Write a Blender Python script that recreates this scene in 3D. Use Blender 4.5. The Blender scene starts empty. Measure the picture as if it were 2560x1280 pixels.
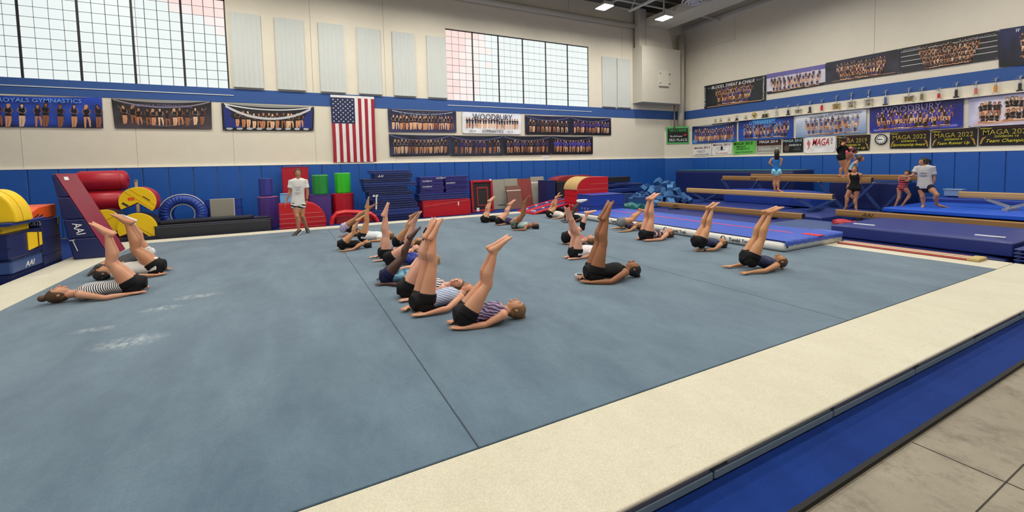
import bpy, bmesh, math, random
from mathutils import Vector as V, Matrix, noise
sc = bpy.context.scene
COL = sc.collection
rnd = random.Random(7)
PI = math.pi

# ---------------------------------------------------------------- camera
FPX, CXP, CYP = 1081.9, 1280.0, 476.07
YAW, PITCH, ROLL = math.radians(27.265), math.radians(3.279), math.radians(-1.3235)
EYE = V((0, 0, 1.78))
_f = V((math.sin(YAW) * math.cos(PITCH), math.cos(YAW) * math.cos(PITCH), -math.sin(PITCH)))
_r = V((math.cos(YAW), -math.sin(YAW), 0))
_u = _r.cross(_f)
RT = _r * math.cos(ROLL) + _u * math.sin(ROLL)
UP = _u * math.cos(ROLL) - _r * math.sin(ROLL)
FW = _f
cam = bpy.data.cameras.new('camera')
cam.sensor_width = 36
cam.lens = 36 * FPX / 2560
cam.shift_y = -(640 - CYP) / 2560
cam.clip_start = 0.05
camo = bpy.data.objects.new('camera', cam)
COL.objects.link(camo)
camo.matrix_world = Matrix(((RT.x, UP.x, -FW.x, EYE.x), (RT.y, UP.y, -FW.y, EYE.y), (RT.z, UP.z, -FW.z, EYE.z), (0, 0, 0, 1)))
sc.camera = camo

# ---------------------------------------------------------------- world, light, exposure
w = bpy.data.worlds.new('world')
sc.world = w
w.use_nodes = True
w.node_tree.nodes['Background'].inputs[0].default_value = (0.75, 0.82, 0.9, 1)
w.node_tree.nodes['Background'].inputs[1].default_value = 0.6
sc.view_settings.view_transform = 'Standard'
sc.view_settings.look = 'None'
sc.view_settings.gamma = 1
sc.view_settings.exposure = 0.0
sc.view_settings.use_curve_mapping = False
sc.cycles.max_bounces = 6
sc.cycles.diffuse_bounces = 4
sc.cycles.sample_clamp_indirect = 6
LAMP_W = 92.0      # watts of each high bay lamp
PANE_E = 2.25        # glow of the translucent window panes

# points of the place read off the photograph (a pixel's sight line meets a real plane)
def ray(px, py):
    return RT * ((px - CXP) / FPX) + UP * (-(py - CYP) / FPX) + FW
def onZ(px, py, z):
    d = ray(px, py); return EYE + d * ((z - EYE.z) / d.z)
def onY(px, py, y):
    d = ray(px, py); return EYE + d * (y / d.y)
def onX(px, py, x):
    d = ray(px, py); return EYE + d * (x / d.x)
def onP(px, py, p, n):
    d = ray(px, py); return EYE + d * ((p - EYE).dot(n) / d.dot(n))
def rect(Y, x0, y0, x1, y1):
    xm, ym = (x0 + x1) / 2, (y0 + y1) / 2
    return onY(x0, ym, Y).x, onY(x1, ym, Y).x, onY(xm, y1, Y).z, onY(xm, y0, Y).z

# ---------------------------------------------------------------- materials
def lin(c):
    c = c / 255
    return c / 12.92 if c <= 0.04045 else ((c + 0.055) / 1.055) ** 2.4
def rgb(h):
    if isinstance(h, str):
        h = h.lstrip('#'); h = [int(h[i:i + 2], 16) for i in (0, 2, 4)]
    return tuple(lin(c) for c in h) + (1,)
_M = {}
class NT:
    def __init__(s, name):
        s.m = bpy.data.materials.new(name); s.m.use_nodes = True
        s.t = s.m.node_tree; s.b = s.t.nodes['Principled BSDF']
    def n(s, typ, **k):
        o = s.t.nodes.new(typ)
        for a, v in k.items():
            if a.startswith('i_'):
                key = a[2:]; key = int(key) if key.isdigit() else key.replace('_', ' ')
                o.inputs[key].default_value = v
            else: setattr(o, a, v)
        return o
    def l(s, a, b): s.t.links.new(a, b)
    def mix(s, fac, a, b, mode='MIX'):
        o = s.n('ShaderNodeMix', data_type='RGBA', blend_type=mode)
        for sock, v in ((o.inputs[0], fac), (o.inputs[6], a), (o.inputs[7], b)):
            if isinstance(v, bpy.types.NodeSocket): s.l(v, sock)
            else: sock.default_value = v
        return o.outputs[2]
    def math(s, op, a, b=0.0, clamp=False):
        o = s.n('ShaderNodeMath', operation=op, use_clamp=clamp)
        for sock, v in ((o.inputs[0], a), (o.inputs[1], b)):
            if isinstance(v, bpy.types.NodeSocket): s.l(v, sock)
            else: sock.default_value = v
        return o.outputs[0]
    def obj(s):
        return s.n('ShaderNodeTexCoord').outputs['Object']
    def noise(s, scale, detail=3.0, vec=None, stretch=None, rough=0.5):
        vec = vec or s.obj()
        if stretch:
            mp = s.n('ShaderNodeMapping'); mp.inputs['Scale'].default_value = stretch
            s.l(vec, mp.inputs[0]); vec = mp.outputs[0]
        o = s.n('ShaderNodeTexNoise', i_Scale=scale, i_Detail=detail, i_Roughness=rough)
        s.l(vec, o.inputs['Vector']); return o.outputs[0]
    def ramp(s, x, a, b):
        o = s.n('ShaderNodeMapRange'); o.inputs[1].default_value = a; o.inputs[2].default_value = b
        s.l(x, o.inputs[0]); return o.outputs[0]
    def bump(s, h, strength=0.3, dist=0.01):
        o = s.n('ShaderNodeBump', i_Strength=strength, i_Distance=dist)
        s.l(h, o.inputs['Height']); s.l(o.outputs[0], s.b.inputs['Normal'])

def mat(name, col, rough=0.6, var=0.12, scale=8.0, bump=0.0, bscale=60.0, sheen=0.0, spec=0.5, metal=0.0, stretch=None, coat=0.0):
    if name in _M: return _M[name]
    k = NT(name); c = rgb(col)
    nz = k.noise(scale, 4, stretch=stretch)
    lo = tuple(x * (1 - var) for x in c[:3]) + (1,); hi = tuple(min(1, x * (1 + var)) for x in c[:3]) + (1,)
    k.l(k.mix(nz, lo, hi), k.b.inputs['Base Color'])
    k.b.inputs['Roughness'].default_value = rough
    k.b.inputs['Specular IOR Level'].default_value = spec
    k.b.inputs['Metallic'].default_value = metal
    if sheen:
        k.b.inputs['Sheen Weight'].default_value = sheen; k.b.inputs['Sheen Roughness'].default_value = 0.5
    if coat: k.b.inputs['Coat Weight'].default_value = coat
    if bump: k.bump(k.noise(bscale, 3, stretch=stretch), bump)
    _M[name] = k.m
    return k.m

def emit(name, col, e):
    if name in _M: return _M[name]
    k = NT(name)
    k.b.inputs['Base Color'].default_value = rgb(col)
    k.b.inputs['Emission Color'].default_value = rgb(col)
    k.b.inputs['Emission Strength'].default_value = e
    _M[name] = k.m
    return k.m

def print_mat():
    if 'print' in _M: return _M['print']
    k = NT('banner_print')
    a = k.n('ShaderNodeVertexColor', layer_name='Col')
    k.l(a.outputs[0], k.b.inputs['Base Color'])
    k.b.inputs['Roughness'].default_value = 0.42
    _M['print'] = k.m
    return k.m

# ---------------------------------------------------------------- meshes
class MB:
    def __init__(s): s.v = []; s.f = []; s.c = []; s.has = False
    def add(s, vs, fs, col=None):
        o = len(s.v); s.v += [V(p) for p in vs]; s.f += [[i + o for i in f] for f in fs]
        s.c += [col] * len(fs)
        if col is not None: s.has = True
        return s
    def box(s, x0, x1, y0, y1, z0, z1, col=None):
        x0, x1 = min(x0, x1), max(x0, x1); y0, y1 = min(y0, y1), max(y0, y1); z0, z1 = min(z0, z1), max(z0, z1)
        vs = [(x, y, z) for z in (z0, z1) for y in (y0, y1) for x in (x0, x1)]
        return s.add(vs, [(0, 2, 3, 1), (4, 5, 7, 6), (0, 1, 5, 4), (2, 6, 7, 3), (0, 4, 6, 2), (1, 3, 7, 5)], col)
    def prism(s, poly, ext, col=None):
        ext = V(ext); poly = [V(p) for p in poly]; n = len(poly)
        nm = V((0, 0, 0))
        for i in range(n): nm += (poly[i] - poly[0]).cross(poly[(i + 1) % n] - poly[0])
        if nm.dot(ext) > 0: poly.reverse()
        vs = poly + [p + ext for p in poly]
        fs = [list(range(n)), list(range(2 * n - 1, n - 1, -1))] + [(i, i + n, (i + 1) % n + n, (i + 1) % n) for i in range(n)]
        return s.add(vs, fs, col)
    def bar(s, a, b, w, h=None, up=(0, 0, 1)):
        a, b = V(a), V(b); h = h or w; d = (b - a).normalized(); up = V(up)
        if abs(d.dot(up)) > 0.98: up = V((1, 0, 0))
        x = d.cross(up).normalized(); y = x.cross(d)
        vs = [p + x * i * w / 2 + y * j * h / 2 for p in (a, b) for i, j in ((-1, -1), (1, -1), (1, 1), (-1, 1))]
        return s.add(vs, [(0, 1, 2, 3), (7, 6, 5, 4), (0, 4, 5, 1), (1, 5, 6, 2), (2, 6, 7, 3), (3, 7, 4, 0)])
    def tube(s, pts, radii, seg=12, wide=None, col=None, dome=False, closed=False):
        """rings along pts; radii = r or (half width, half depth); wide = direction of the width"""
        pts = [V(p) for p in pts]; n = len(pts)
        if not isinstance(radii, list): radii = [radii] * n
        radii = [r if isinstance(r, (list, tuple)) else (r, r) for r in radii]
        if dome:
            d0 = (pts[0] - pts[1]).normalized(); d1 = (pts[-1] - pts[-2]).normalized()
            r0 = min(radii[0]); r1 = min(radii[-1])
            pts = [pts[0] + d0 * r0 * .95, pts[0] + d0 * r0 * .7] + pts + [pts[-1] + d1 * r1 * .7, pts[-1] + d1 * r1 * .95]
            sc_ = lambda r, k: (r[0] * k, r[1] * k)
            radii = [sc_(radii[0], .3), sc_(radii[0], .72)] + radii + [sc_(radii[-1], .72), sc_(radii[-1], .3)]
            n += 4
        ring = []; prev = None
        for i in range(n):
            d = (pts[min(i + 1, n - 1)] - pts[max(i - 1, 0)]).normalized()
            w_ = V(wide[i] if isinstance(wide, list) and len(wide) == n else wide[0] if isinstance(wide, list) else wide) if wide is not None else (prev if prev is not None else (V((0, 0, 1)) if abs(d.z) < .9 else V((1, 0, 0))))
            w_ = (w_ - d * w_.dot(d))
            if w_.length < 1e-5: w_ = d.orthogonal()
            w_.normalize(); prev = w_; q = d.cross(w_)
            a, b = radii[i]
            ring.append([pts[i] + w_ * a * math.cos(t) + q * b * math.sin(t) for t in [2 * PI * k / seg for k in range(seg)]])
        vs = [p for r in ring for p in r]
        fs = [(i * seg + k, i * seg + (k + 1) % seg, (i + 1) * seg + (k + 1) % seg, (i + 1) * seg + k) for i in range(n - 1) for k in range(seg)]
        if not closed:
            fs += [list(range(seg - 1, -1, -1)), [(n - 1) * seg + k for k in range(seg)]]
        return s.add(vs, fs, col)
    def ell(s, c, ax, seg=14, rings=9, fn=None, col=None):
        """ellipsoid: ax = three half-axis vectors"""
        c = V(c); ax = [V(a) for a in ax]
        if ax[0].cross(ax[1]).dot(ax[2]) < 0: ax[0] = -ax[0]
        vs = []
        for i in range(rings + 1):
            t = PI * i / rings
            for k in range(seg if 0 < i < rings else 1):
                p = 2 * PI * k / seg
                l = V((math.sin(t) * math.cos(p), math.sin(t) * math.sin(p), -math.cos(t)))
                if fn: l = fn(l)
                vs.append(c + ax[0] * l.x + ax[1] * l.y + ax[2] * l.z)
        fs = []
        idx = lambda i, k: 0 if i == 0 else 1 + (rings - 1) * seg if i == rings else 1 + (i - 1) * seg + k % seg
        for i in range(rings):
            for k in range(seg):
                f = [idx(i, k), idx(i, k + 1), idx(i + 1, k + 1), idx(i + 1, k)]
                g = []
                for q in f:
                    if q not in g: g.append(q)
                fs.append(g)
        return s.add(vs, fs, col)
    def build(s, name, m, parent=None, bevel=0, smooth=False, loc=None, bseg=2):
        me = bpy.data.meshes.new(name)
        if parent is not None: org = origin(parent)
        elif loc is not None: org = V(loc)
        else:
            lo = V([min(p[i] for p in s.v) for i in range(3)]); hi = V([max(p[i] for p in s.v) for i in range(3)])
            org = V(((lo.x + hi.x) / 2, (lo.y + hi.y) / 2, lo.z))
        me.from_pydata([p - org for p in s.v], [], s.f)
        if s.has:
            at = me.color_attributes.new('Col', 'FLOAT_COLOR', 'CORNER'); i = 0
            buf = []
            for f, c in zip(s.f, s.c): buf += list(c) * len(f)
            at.data.foreach_set('color', buf)
        for q in (m if isinstance(m, list) else [m]): me.materials.append(q)
        if smooth: me.polygons.foreach_set('use_smooth', [True] * len(me.polygons))
        o = bpy.data.objects.new(name, me); COL.objects.link(o)
        if parent is not None: o.parent = parent
        else: o.location = org
        if bevel:
            b = o.modifiers.new('bevel', 'BEVEL'); b.width = bevel; b.segments = bseg; b.limit_method = 'ANGLE'; b.angle_limit = 0.6
            b.harden_normals = False
            if not smooth: me.polygons.foreach_set('use_smooth', [False] * len(me.polygons))
        return o
def origin(o):
    p = V((0, 0, 0))
    while o is not None: p += o.location; o = o.parent
    return p
def tag(o, label=None, cat=None, group=None, kind=None):
    if label: o['label'] = label
    if cat: o['category'] = cat
    if group: o['group'] = group
    if kind: o['kind'] = kind
    return o
def thing(name, label, cat, loc=(0, 0, 0), group=None):
    o = bpy.data.objects.new(name, None); COL.objects.link(o); o.location = loc; o.empty_display_size = .1
    return tag(o, label, cat, group)
def B(*a): return MB().box(*a)
_texts = []
def text(s, parent, name, pos, xd, up, wdt, hgt, m, shear=0.0, bold=0.0):
    """flat lettering centred at pos, fitted to wdt x hgt"""
    c = bpy.data.curves.new(name, 'FONT'); c.body = s; c.align_x = 'CENTER'; c.align_y = 'CENTER'; c.shear = shear; c.offset = bold
    c.resolution_u = 2; c.extrude = 0.002
    c.materials.append(m)
    o = bpy.data.objects.new(name, c); COL.objects.link(o); o.parent = parent
    xd, up = V(xd).normalized(), V(up).normalized(); z = xd.cross(up)
    _texts.append((o, V(pos) - origin(parent), xd, up, z, wdt, hgt))
    return o
def fit_texts():
    bpy.context.view_layer.update()
    dg = bpy.context.evaluated_depsgraph_get()
    for o, p, x, y, z, wdt, hgt in _texts:
        me = bpy.data.meshes.new_from_object(o.evaluated_get(dg))
        xs = [v.co.x for v in me.vertices]; ys_ = [v.co.y for v in me.vertices]
        cx, cy = (max(xs) + min(xs)) / 2, (max(ys_) + min(ys_)) / 2
        sx, sy = wdt / (max(xs) - min(xs)), hgt / (max(ys_) - min(ys_))
        me.transform(Matrix(((x.x * sx, y.x * sy, z.x, 0), (x.y * sx, y.y * sy, z.y, 0), (x.z * sx, y.z * sy, z.z, 0), (0, 0, 0, 1))) @ Matrix.Translation((-cx, -cy, 0)))
        n_, par = o.name.split('.')[0], o.parent
        bpy.data.objects.remove(o)
        q = bpy.data.objects.new(n_, me); COL.objects.link(q); q.parent = par; q.location = p
ORD = 'first second third fourth fifth sixth seventh eighth ninth tenth eleventh twelfth thirteenth fourteenth fifteenth sixteenth seventeenth eighteenth nineteenth twentieth twenty-first twenty-second twenty-third twenty-fourth twenty-fifth'.split()
# ---------------------------------------------------------------- the hall
YB, XR, XL, YF, ZC = 16.5, 18.85, -13.0, -6.0, 9.3
GZ = 0.13        # top of the exercise floor
cream = mat('wall_paint', (226, 219, 202), 0.85, 0.05, 3, bump=0.25, bscale=45)
white_trim = mat('white_trim', (236, 236, 232), 0.6, 0.03)
stripe_blue = mat('stripe_paint', (48, 86, 152), 0.7, 0.10, 6)
pad_blue = mat('pad_vinyl', (28, 88, 172), 0.42, 0.08, 2.5)
deck_m = mat('ceiling_paint', (112, 109, 100), 0.9, 0.06, 3)
steel = mat('painted_steel', (205, 203, 196), 0.6, 0.05)
def struct(o, label): return tag(o, label, None, None, 'structure')

def concrete():
    k = NT('concrete'); v = k.obj()
    a = k.noise(1.2, 6, v, rough=.65); b = k.noise(7, 9, v, (1, .75, 1), .78); c = k.noise(70, 3, v)
    col = k.mix(k.ramp(a, .3, .75), rgb((150, 142, 124)), rgb((112, 104, 88)))
    col = k.mix(k.math('MULTIPLY', k.ramp(b, .48, .66), .7), col, rgb((74, 64, 52)))
    col = k.mix(k.math('MULTIPLY', c, .2), col, rgb((176, 166, 146)))
    k.l(col, k.b.inputs['Base Color']); k.b.inputs['Roughness'].default_value = .45
    k.bump(b, .15); return k.m
fl = B(XL, XR, YF, YB, -.2, 0).build('floor', concrete()); struct(fl, 'mottled bare concrete gym floor')
jm = mat('dark_joint', (52, 46, 40), .8)
J = MB()
J.bar(onZ(2440, 1280, .0015), onZ(2560, 1160, .0015), .006, .002); J.build('joint', jm, fl)
MB().bar(onZ(2280, 1105, .0015), onZ(2560, 1225, .0015), .004, .002).build('joint', jm, fl)

# back wall with two long window openings
wx = [(-11.9, -1.53), (5.72, 12.7)]
WZ0, WZ1 = 4.44, 7.22
wb = MB()
wb.box(XL, XR, YB, YB + .35, -.2, WZ0).box(XL, XR, YB, YB + .35, WZ1, ZC)
xs = [XL, wx[0][0], wx[0][1], wx[1][0], wx[1][1], XR]
for a, b in ((0, 1), (2, 3), (4, 5)): wb.box(xs[a], xs[b], YB, YB + .35, WZ0, WZ1)
wall_b = wb.build('wall_back', cream); struct(wall_b, 'long cream painted wall with two translucent windows and a blue band')
B(XL, XR - .0, YB - .012, YB + .01, 4.0, 4.44).build('painted_band', stripe_blue, wall_b)
for a, b in wx: B(a, b + .1, YB - .03, YB + .01, 4.215, 4.235).build('sill_edge', white_trim, wall_b)
B(XL, 17.5, YB - .07, YB, 1.975, 2.0).build('pad_cap', white_trim, wall_b)
# wall pads, 0.61 m wide
pm = None
x = onY(1661, 400, YB).x - .61
while x > -9.5:
    p = B(x + .006, x + .604, YB - .06, YB, .05, 1.975).build('wall_pad', pad_blue, wall_b, bevel=.02) if pm is None else pm.copy()
    if pm is None: pm = p; x0p = x
    else: COL.objects.link(p); p.location = (x - x0p, 0, 0)
    x -= .61
for px in (1253, 1555, 958, 775, 340, 1120):
    q = onY(px, 120 if px > 1200 else 60, YB).x
    B(q - .006, q + .006, YB - .004, YB + .01, 4.45, ZC - .8).build('panel_joint', mat('joint_grey', (168, 162, 148), .9), wall_b) if not (5.6 < q < 12.8) else None
for px in (56, 343, 585, 790, 990):
    q = onY(px, 380, YB).x
    B(q - .004, q + .004, YB - .003, YB + .01, 2.0, 4.0).build('panel_joint', mat('joint_grey', (168, 162, 148), .9), wall_b)

# right wall
wall_r = B(XR, XR + .35, YF, YB, -.2, ZC).build('wall_right', cream); struct(wall_r, 'tall cream wall hung with banners, with a blue band')
def zr(y, a, b): return a + (b - a) * (YB - y) / 12.0
MB().prism([(XR, YB, 4.0), (XR, YF, zr(YF, 4.0, 3.93)), (XR, YF, zr(YF, 4.44, 4.32)), (XR, YB, 4.44)], (-.012, 0, 0)).build('painted_band', stripe_blue, wall_r)
MB().prism([(XR, 15, 1.965), (XR, YF, zr(YF, 1.965, 1.87)), (XR, YF, zr(YF, 1.99, 1.895)), (XR, 15, 1.99)], (-.07, 0, 0)).build('pad_cap', white_trim, wall_r)
ys = [onX(px, 460, XR - .06).y for px in (1730, 1770, 1812, 1856, 1902, 1950, 2000, 2055, 2112, 2177, 2222.6, 2274, 2327.8, 2384.7, 2445.8, 2512, 2582)]
for a, b in zip(ys, ys[1:]):
    MB().prism([(XR, a - .005, .05), (XR, b + .005, .05), (XR, b + .005, zr(b, 1.965, 1.87)), (XR, a - .005, zr(a, 1.965, 1.87))], (-.06, 0, 0)).build('wall_pad', pad_blue, wall_r, bevel=.02)
yb0 = onX(1994 / 1, 60, XR).y
for a, b, c, d in ((13.45, 13.46, 7.45, 8.5), (13.45, 16.4, 7.44, 7.45), (8.0, 8.01, 4.5, 9.0)):
    B(XR - .004, XR, a, b, c, d).build('panel_joint', mat('joint_grey', (168, 162, 148), .9), wall_r)
# chamfered boxed corner below the band
ca = V((onY(1661, 400, YB).x, YB, 0)); cb = V((XR, onX(1732, 400, XR).y, 0))
zc = 3.36
ch = MB().prism([ca, cb, V((XR, YB, 0))], (0, 0, zc)).build('wall_corner', cream); struct(ch, 'slanted boxed corner between the two long walls')
nrm = V((cb.y - ca.y, ca.x - cb.x, 0)).normalized()
if nrm.dot(V((-1, -1, 0))) < 0: nrm = -nrm
MB().prism([ca + nrm * .0 + V((0, 0, .05)), cb + V((0, 0, .05)), cb + V((0, 0, 1.96)), ca + V((0, 0, 1.96))], nrm * .06).build('wall_pad', pad_blue, ch, bevel=.02)
MB().prism([ca + V((0, 0, 1.965)), cb + V((0, 0, 1.965)), cb + V((0, 0, 1.99)), ca + V((0, 0, 1.99))], nrm * .07).build('pad_cap', white_trim, ch)
# unseen walls that close the hall
struct(B(XL - .3, XL, YF, YB, -.2, ZC).build('wall_left', cream), 'plain cream wall at the far left end of the hall')
struct(B(XL, XR, YF - .3, YF, -.2, ZC).build('wall_front', cream), 'plain cream wall behind the viewer')
ceil = B(XL, XR, YF, YB, ZC, ZC + .2).build('ceiling', deck_m); struct(ceil, 'dim grey metal roof deck with open steel joists')

# open web joists along the hall depth, with bridging bars
for i, x in enumerate((17.2, 13.75, 10.2, 6.7, 3.2, -.3)):
    jo = thing('ceiling_joist', 'grey open-web steel roof joist, %s from the right wall' % ORD[i], 'joist', (x, 5, 8.5), 'open-web roof joists')
    ye = 14.95
    MB().box(x - .07, x + .07, YF, ye, 8.46, 8.52).build('bottom_chord', steel, jo)
    MB().box(x - .06, x + .06, YF, YB, ZC - .08, ZC - .01).build('top_chord', steel, jo)
    W = MB(); y = ye - .1; k = 0
    W.bar((x, ye - .1, 8.5), (x, YB - .1, ZC - .05), .04)
    while y > 2:
        W.bar((x, y, 8.5), (x, y - .55, ZC - .05), .035); W.bar((x, y - .55, ZC - .05), (x, y - 1.1, 8.5), .035); y -= 1.1
    W.build('web', steel, jo)
for i, (y, z) in enumerate(((14.25, 8.53), (11.3, 8.53), (14.9, ZC - .12))):
    tag(B(-4, XR, y - .025, y + .025, z, z + .05).build('bridging_bar', steel), 'thin grey bridging bar crossing the roof joists, %s from the back' % ('first', 'third', 'second')[i], 'bar', 'bridging bars under the roof')
pp = thing('pipe', 'fat horizontal cream pipe high along the back wall', 'pipe', (8, YB - .15, 8.33))
MB().tube([(XL, YB - .16, 8.44), (15.6, YB - .16, 8.44)], .125, 16).build('pipe_run', mat('duct_cream', (205, 200, 186), .7, .04), pp, smooth=True)
for x in (-2, 2.5, 7, 11.5): MB().bar((x, YB - .16, 8.5), (x, YB - .16, ZC), .03).build('hanger', steel, pp)
B(XR - .16, XR, YF, 16.3, 8.6, 8.72).build('ledger_angle', steel, wall_r)

# windows: translucent panes in a dark grid
dark = mat('window_bar', (34, 36, 40), .5)
grid_m = mat('grid_bar', (92, 98, 102), .6)
def glow(n, c, e):
    m = emit(n, c, e); m.node_tree.nodes['Principled BSDF'].inputs['Base Color'].default_value = (.05, .05, .05, 1); return m
pane_w = glow('pane_white', (238, 247, 246), PANE_E * .42)
pane_p = glow('pane_rose', (255, 224, 218), PANE_E * .42)
pane_l = glow('pane_pale', (250, 238, 234), PANE_E * .42)
YP = YB + .10
def window(name, label, x0, x1, mull, pink):
    wn = B(x0, x1, YP + .03, YP + .06, WZ0, WZ1).build(name, grid_m, None); struct(wn, label)
    proto = None
    rows = 10; ph = (WZ1 - WZ0) / rows
    for a, b in zip(mull, mull[1:]):
        for c in range(4):
            pw = (b - a) / 4
            for r in range(rows):
                cx = a + pw * (c + .5); cz = WZ0 + ph * (r + .5)
                g = pink(cx, cz)
                m = pane_p if g > .66 else pane_l if g > .33 else pane_w
                if m not in proto_panes:
                    proto_panes[m] = B(-.5, .5, YP - .012 - YP, .02, -.5, .5).build('pane', m, None, loc=(0, 0, 0)); o = proto_panes[m]
                else:
                    o = proto_panes[m].copy(); COL.objects.link(o)
                o.parent = wn
                o.location = V((cx, YP, cz)) - wn.location; o.scale = (pw - .024, 1, ph - .022)
    for q in mull: B(q - .028, q + .028, YP - .03, YP + .03, WZ0, WZ1).build('mullion', dark, wn)
    B(x0, x1, YP - .03, YP + .03, WZ1 - .035, WZ1).build('head_bar', dark, wn)
    return wn
proto_panes = {}
ml = [onY(px, 150, YB).x for px in (53 - .083 * 45, 203 - 4, 338.6 - 4, 462.4 - 4, 573)]
d = (ml[-1] - ml[0]) / 4
ml = [ml[0] - 2 * d, ml[0] - d] + ml
ml[-1] = wx[0][1] - .02
window('window_1', 'long translucent gridded window above the team banners at the left', wx[0][0], wx[0][1], ml, lambda x, z: ((x + 2.6) / 1.0) * .5 + (z - 6.3) * .9 + rnd.uniform(-.15, .15))
mr = [wx[1][0] + (wx[1][1] - wx[1][0]) * i / 6 for i in range(7)]
window('window_2', 'long translucent gridded window between the pale acoustic panels', wx[1][0], wx[1][1], mr, lambda x, z: .95 - (x - 5.7) * .40 + (z - 5.8) * .1 + rnd.uniform(-.15, .15))

# acoustic panels
ac = mat('acoustic_panel', (203, 208, 205), .85, .03, 3)
def acoustic(x0, x1, label):
    z0, z1 = 4.5, 6.84
    o = MB(); n = 6; w_ = (x1 - x0) / n; poly = []
    for i in range(n):
        for t in range(4): poly.append((x0 + w_ * (i + t / 4), YB - .06 - .012 * math.sin(PI * t / 4 * 1.0), 0))
    poly.append((x1, YB - .06, 0)); poly += [(x1, YB - .002, 0), (x0, YB - .002, 0)]
    o.prism([(a, b, z0) for a, b, c in poly], (0, 0, z1 - z0))
    t = o.build('acoustic_panel', ac)
    tag(t, label, 'acoustic panel', 'ribbed acoustic panels')
    B(x0, x1, YB - .085, YB, z0 - .02, z0).build('bottom_rail', mat('rail_grey', (150, 154, 152), .6), t)
pxs = [(579, 655, 'left'), (690, 760, ''), (797, 860, ''), (893, 951, ''), (981, 1036, ''), (1066, 1114, '')]
for i, (a, b, _) in enumerate(pxs): acoustic(onY(a, 130, YB).x, onY(b, 130, YB).x, 'tall pale grey ribbed wall panel, %s to the right of the big left window' % ORD[i])
acoustic(13.44, 14.27, 'tall ribbed wall panel close beside the right window')
acoustic(14.36, 15.2, 'tall ribbed wall panel next to the boxy corner duct')

# corner duct housing
dm = mat('duct_cream', (205, 200, 186), .7, .04)
du = thing('air_duct', 'big cream sheet-metal duct box high in the corner', 'duct', (16.6, 16, 4.7))
B(15.36, 17.95, 15.84, YB - .002, 4.72, 7.42).build('housing', dm, du, bevel=.01)
MB().prism([(15.75, 15.95, 7.42), (17.55, 15.95, 7.42), (17.25, 15.95, 8.35), (15.75, 15.95, 8.35)], (0, .45, 0)).build('transition', dm, du)
B(15.36, 15.8, 16.0, YB - .18, 7.42, ZC - .1).build('riser', dm, du)
B(15.75, 17.05, 4, 16.3, 8.35, 8.75).build('duct_run', dm, du)
B(16.45, 17.1, 15.82, 15.84, 5.55, 6.3).build('access_door', mat('door_cream', (214, 209, 195), .6, .03), du, bevel=.006)
for z in (5.68, 6.15):
    for x in (16.47, 17.12): B(x, x + .09, 15.80, 15.83, z, z + .03).build('latch', mat('latch_grey', (150, 145, 132), .4, metal=.6), du)
B(16.45, 17.1, 15.80, 15.83, 5.5, 5.53).build('drip_edge', mat('latch_grey', (150, 145, 132)), du)
df = thing('ceiling_diffuser', 'round white ringed air diffuser under the duct', 'diffuser', (15.7, 13, 8.2))
c = onZ(1738, 2, 8.28)
for k, (r, z) in enumerate(((.50, 8.30), (.38, 8.25), (.26, 8.22), (.13, 8.20))):
    pts = [c + V((math.cos(t) * r, math.sin(t) * r, z - 8.28)) for t in [2 * PI * i / 24 for i in range(25)]]
    MB().tube(pts, (.045, .02), 6, wide=(0, 0, 1), closed=True).build('ring', mat('diffuser_white', (222, 222, 224), .5), df, smooth=True)
MB().tube([c + V((0, 0, -.06)), c + V((0, 0, .1))], .1, 12).build('neck', mat('diffuser_white', (222, 222, 224), .5), df)
pv = thing('drain_pipe', 'slim grey pipe dropping from the duct box to the corner', 'pipe', (17.7, 16.2, 3.3))
q = onY(1686, 290, 16.2)
MB().tube([(q.x, 16.2, 3.37), (q.x, 16.2, 4.72)], .035, 8).build('pipe_run', mat('pipe_grey', (120, 112, 104), .6), pv, smooth=True)
MB().tube([(18.4, 16.2, zc), (18.4, 16.2, 8.3)], .16, 14).build('downpipe', mat('duct_cream', (205, 200, 186)), pv, smooth=True)

# high bay lamps
lamp_glow = emit('lamp_glow', (255, 252, 240), 26)
lamp_body = mat('lamp_body', (200, 196, 186), .5)
LP = [(11.5, 13.9), (14.75, 13.9), (8.25, 13.9)] + [(x, 13.9) for x in (5.0, 1.75, -1.5, -5)] + [(x, y) for y in (9.2, 4.5, -.2) for x in (15.5, 11.2, 6.9, 2.6, -1.7, -6)]
for i, (x, y) in enumerate(LP):
    z = 8.0
    if True:
        lab = 'glowing rectangular high-bay lamp, %s from the corner duct' % ['second', 'first', 'third', 'fourth', 'fifth', 'sixth', 'seventh'][i] if i < 7 else 'high-bay lamp overhead, row %s from the back, %s from the right wall' % (ORD[1 + (i - 7) // 6], ORD[(i - 7) % 6])
        lp = thing('high_bay_lamp', lab, 'lamp', (x, y, z), 'high-bay lamps')
        MB().prism([(x - .18, y - .3, z + .12), (x + .18, y - .3, z + .12), (x + .24, y - .3, z), (x - .24, y - .3, z)], (0, .6, 0)).build('reflector', lamp_body, lp)
        B(x - .22, x + .22, y - .28, y + .28, z - .02, z).build('lens', lamp_glow, lp)
        MB().bar((x, y, z + .12), (x, y, 8.6 if i > 2 else 8.9), .05).build('stem', lamp_body, lp)
    la = bpy.data.lights.new('lamp_light', 'AREA'); la.shape = 'RECTANGLE'; la.size = .5; la.size_y = .65; la.energy = LAMP_W; la.spread = math.radians(172); la.color = (1, .95, .86)
    lo = bpy.data.objects.new('lamp_light', la); COL.objects.link(lo); lo.location = (x, y, z - .03)
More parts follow.
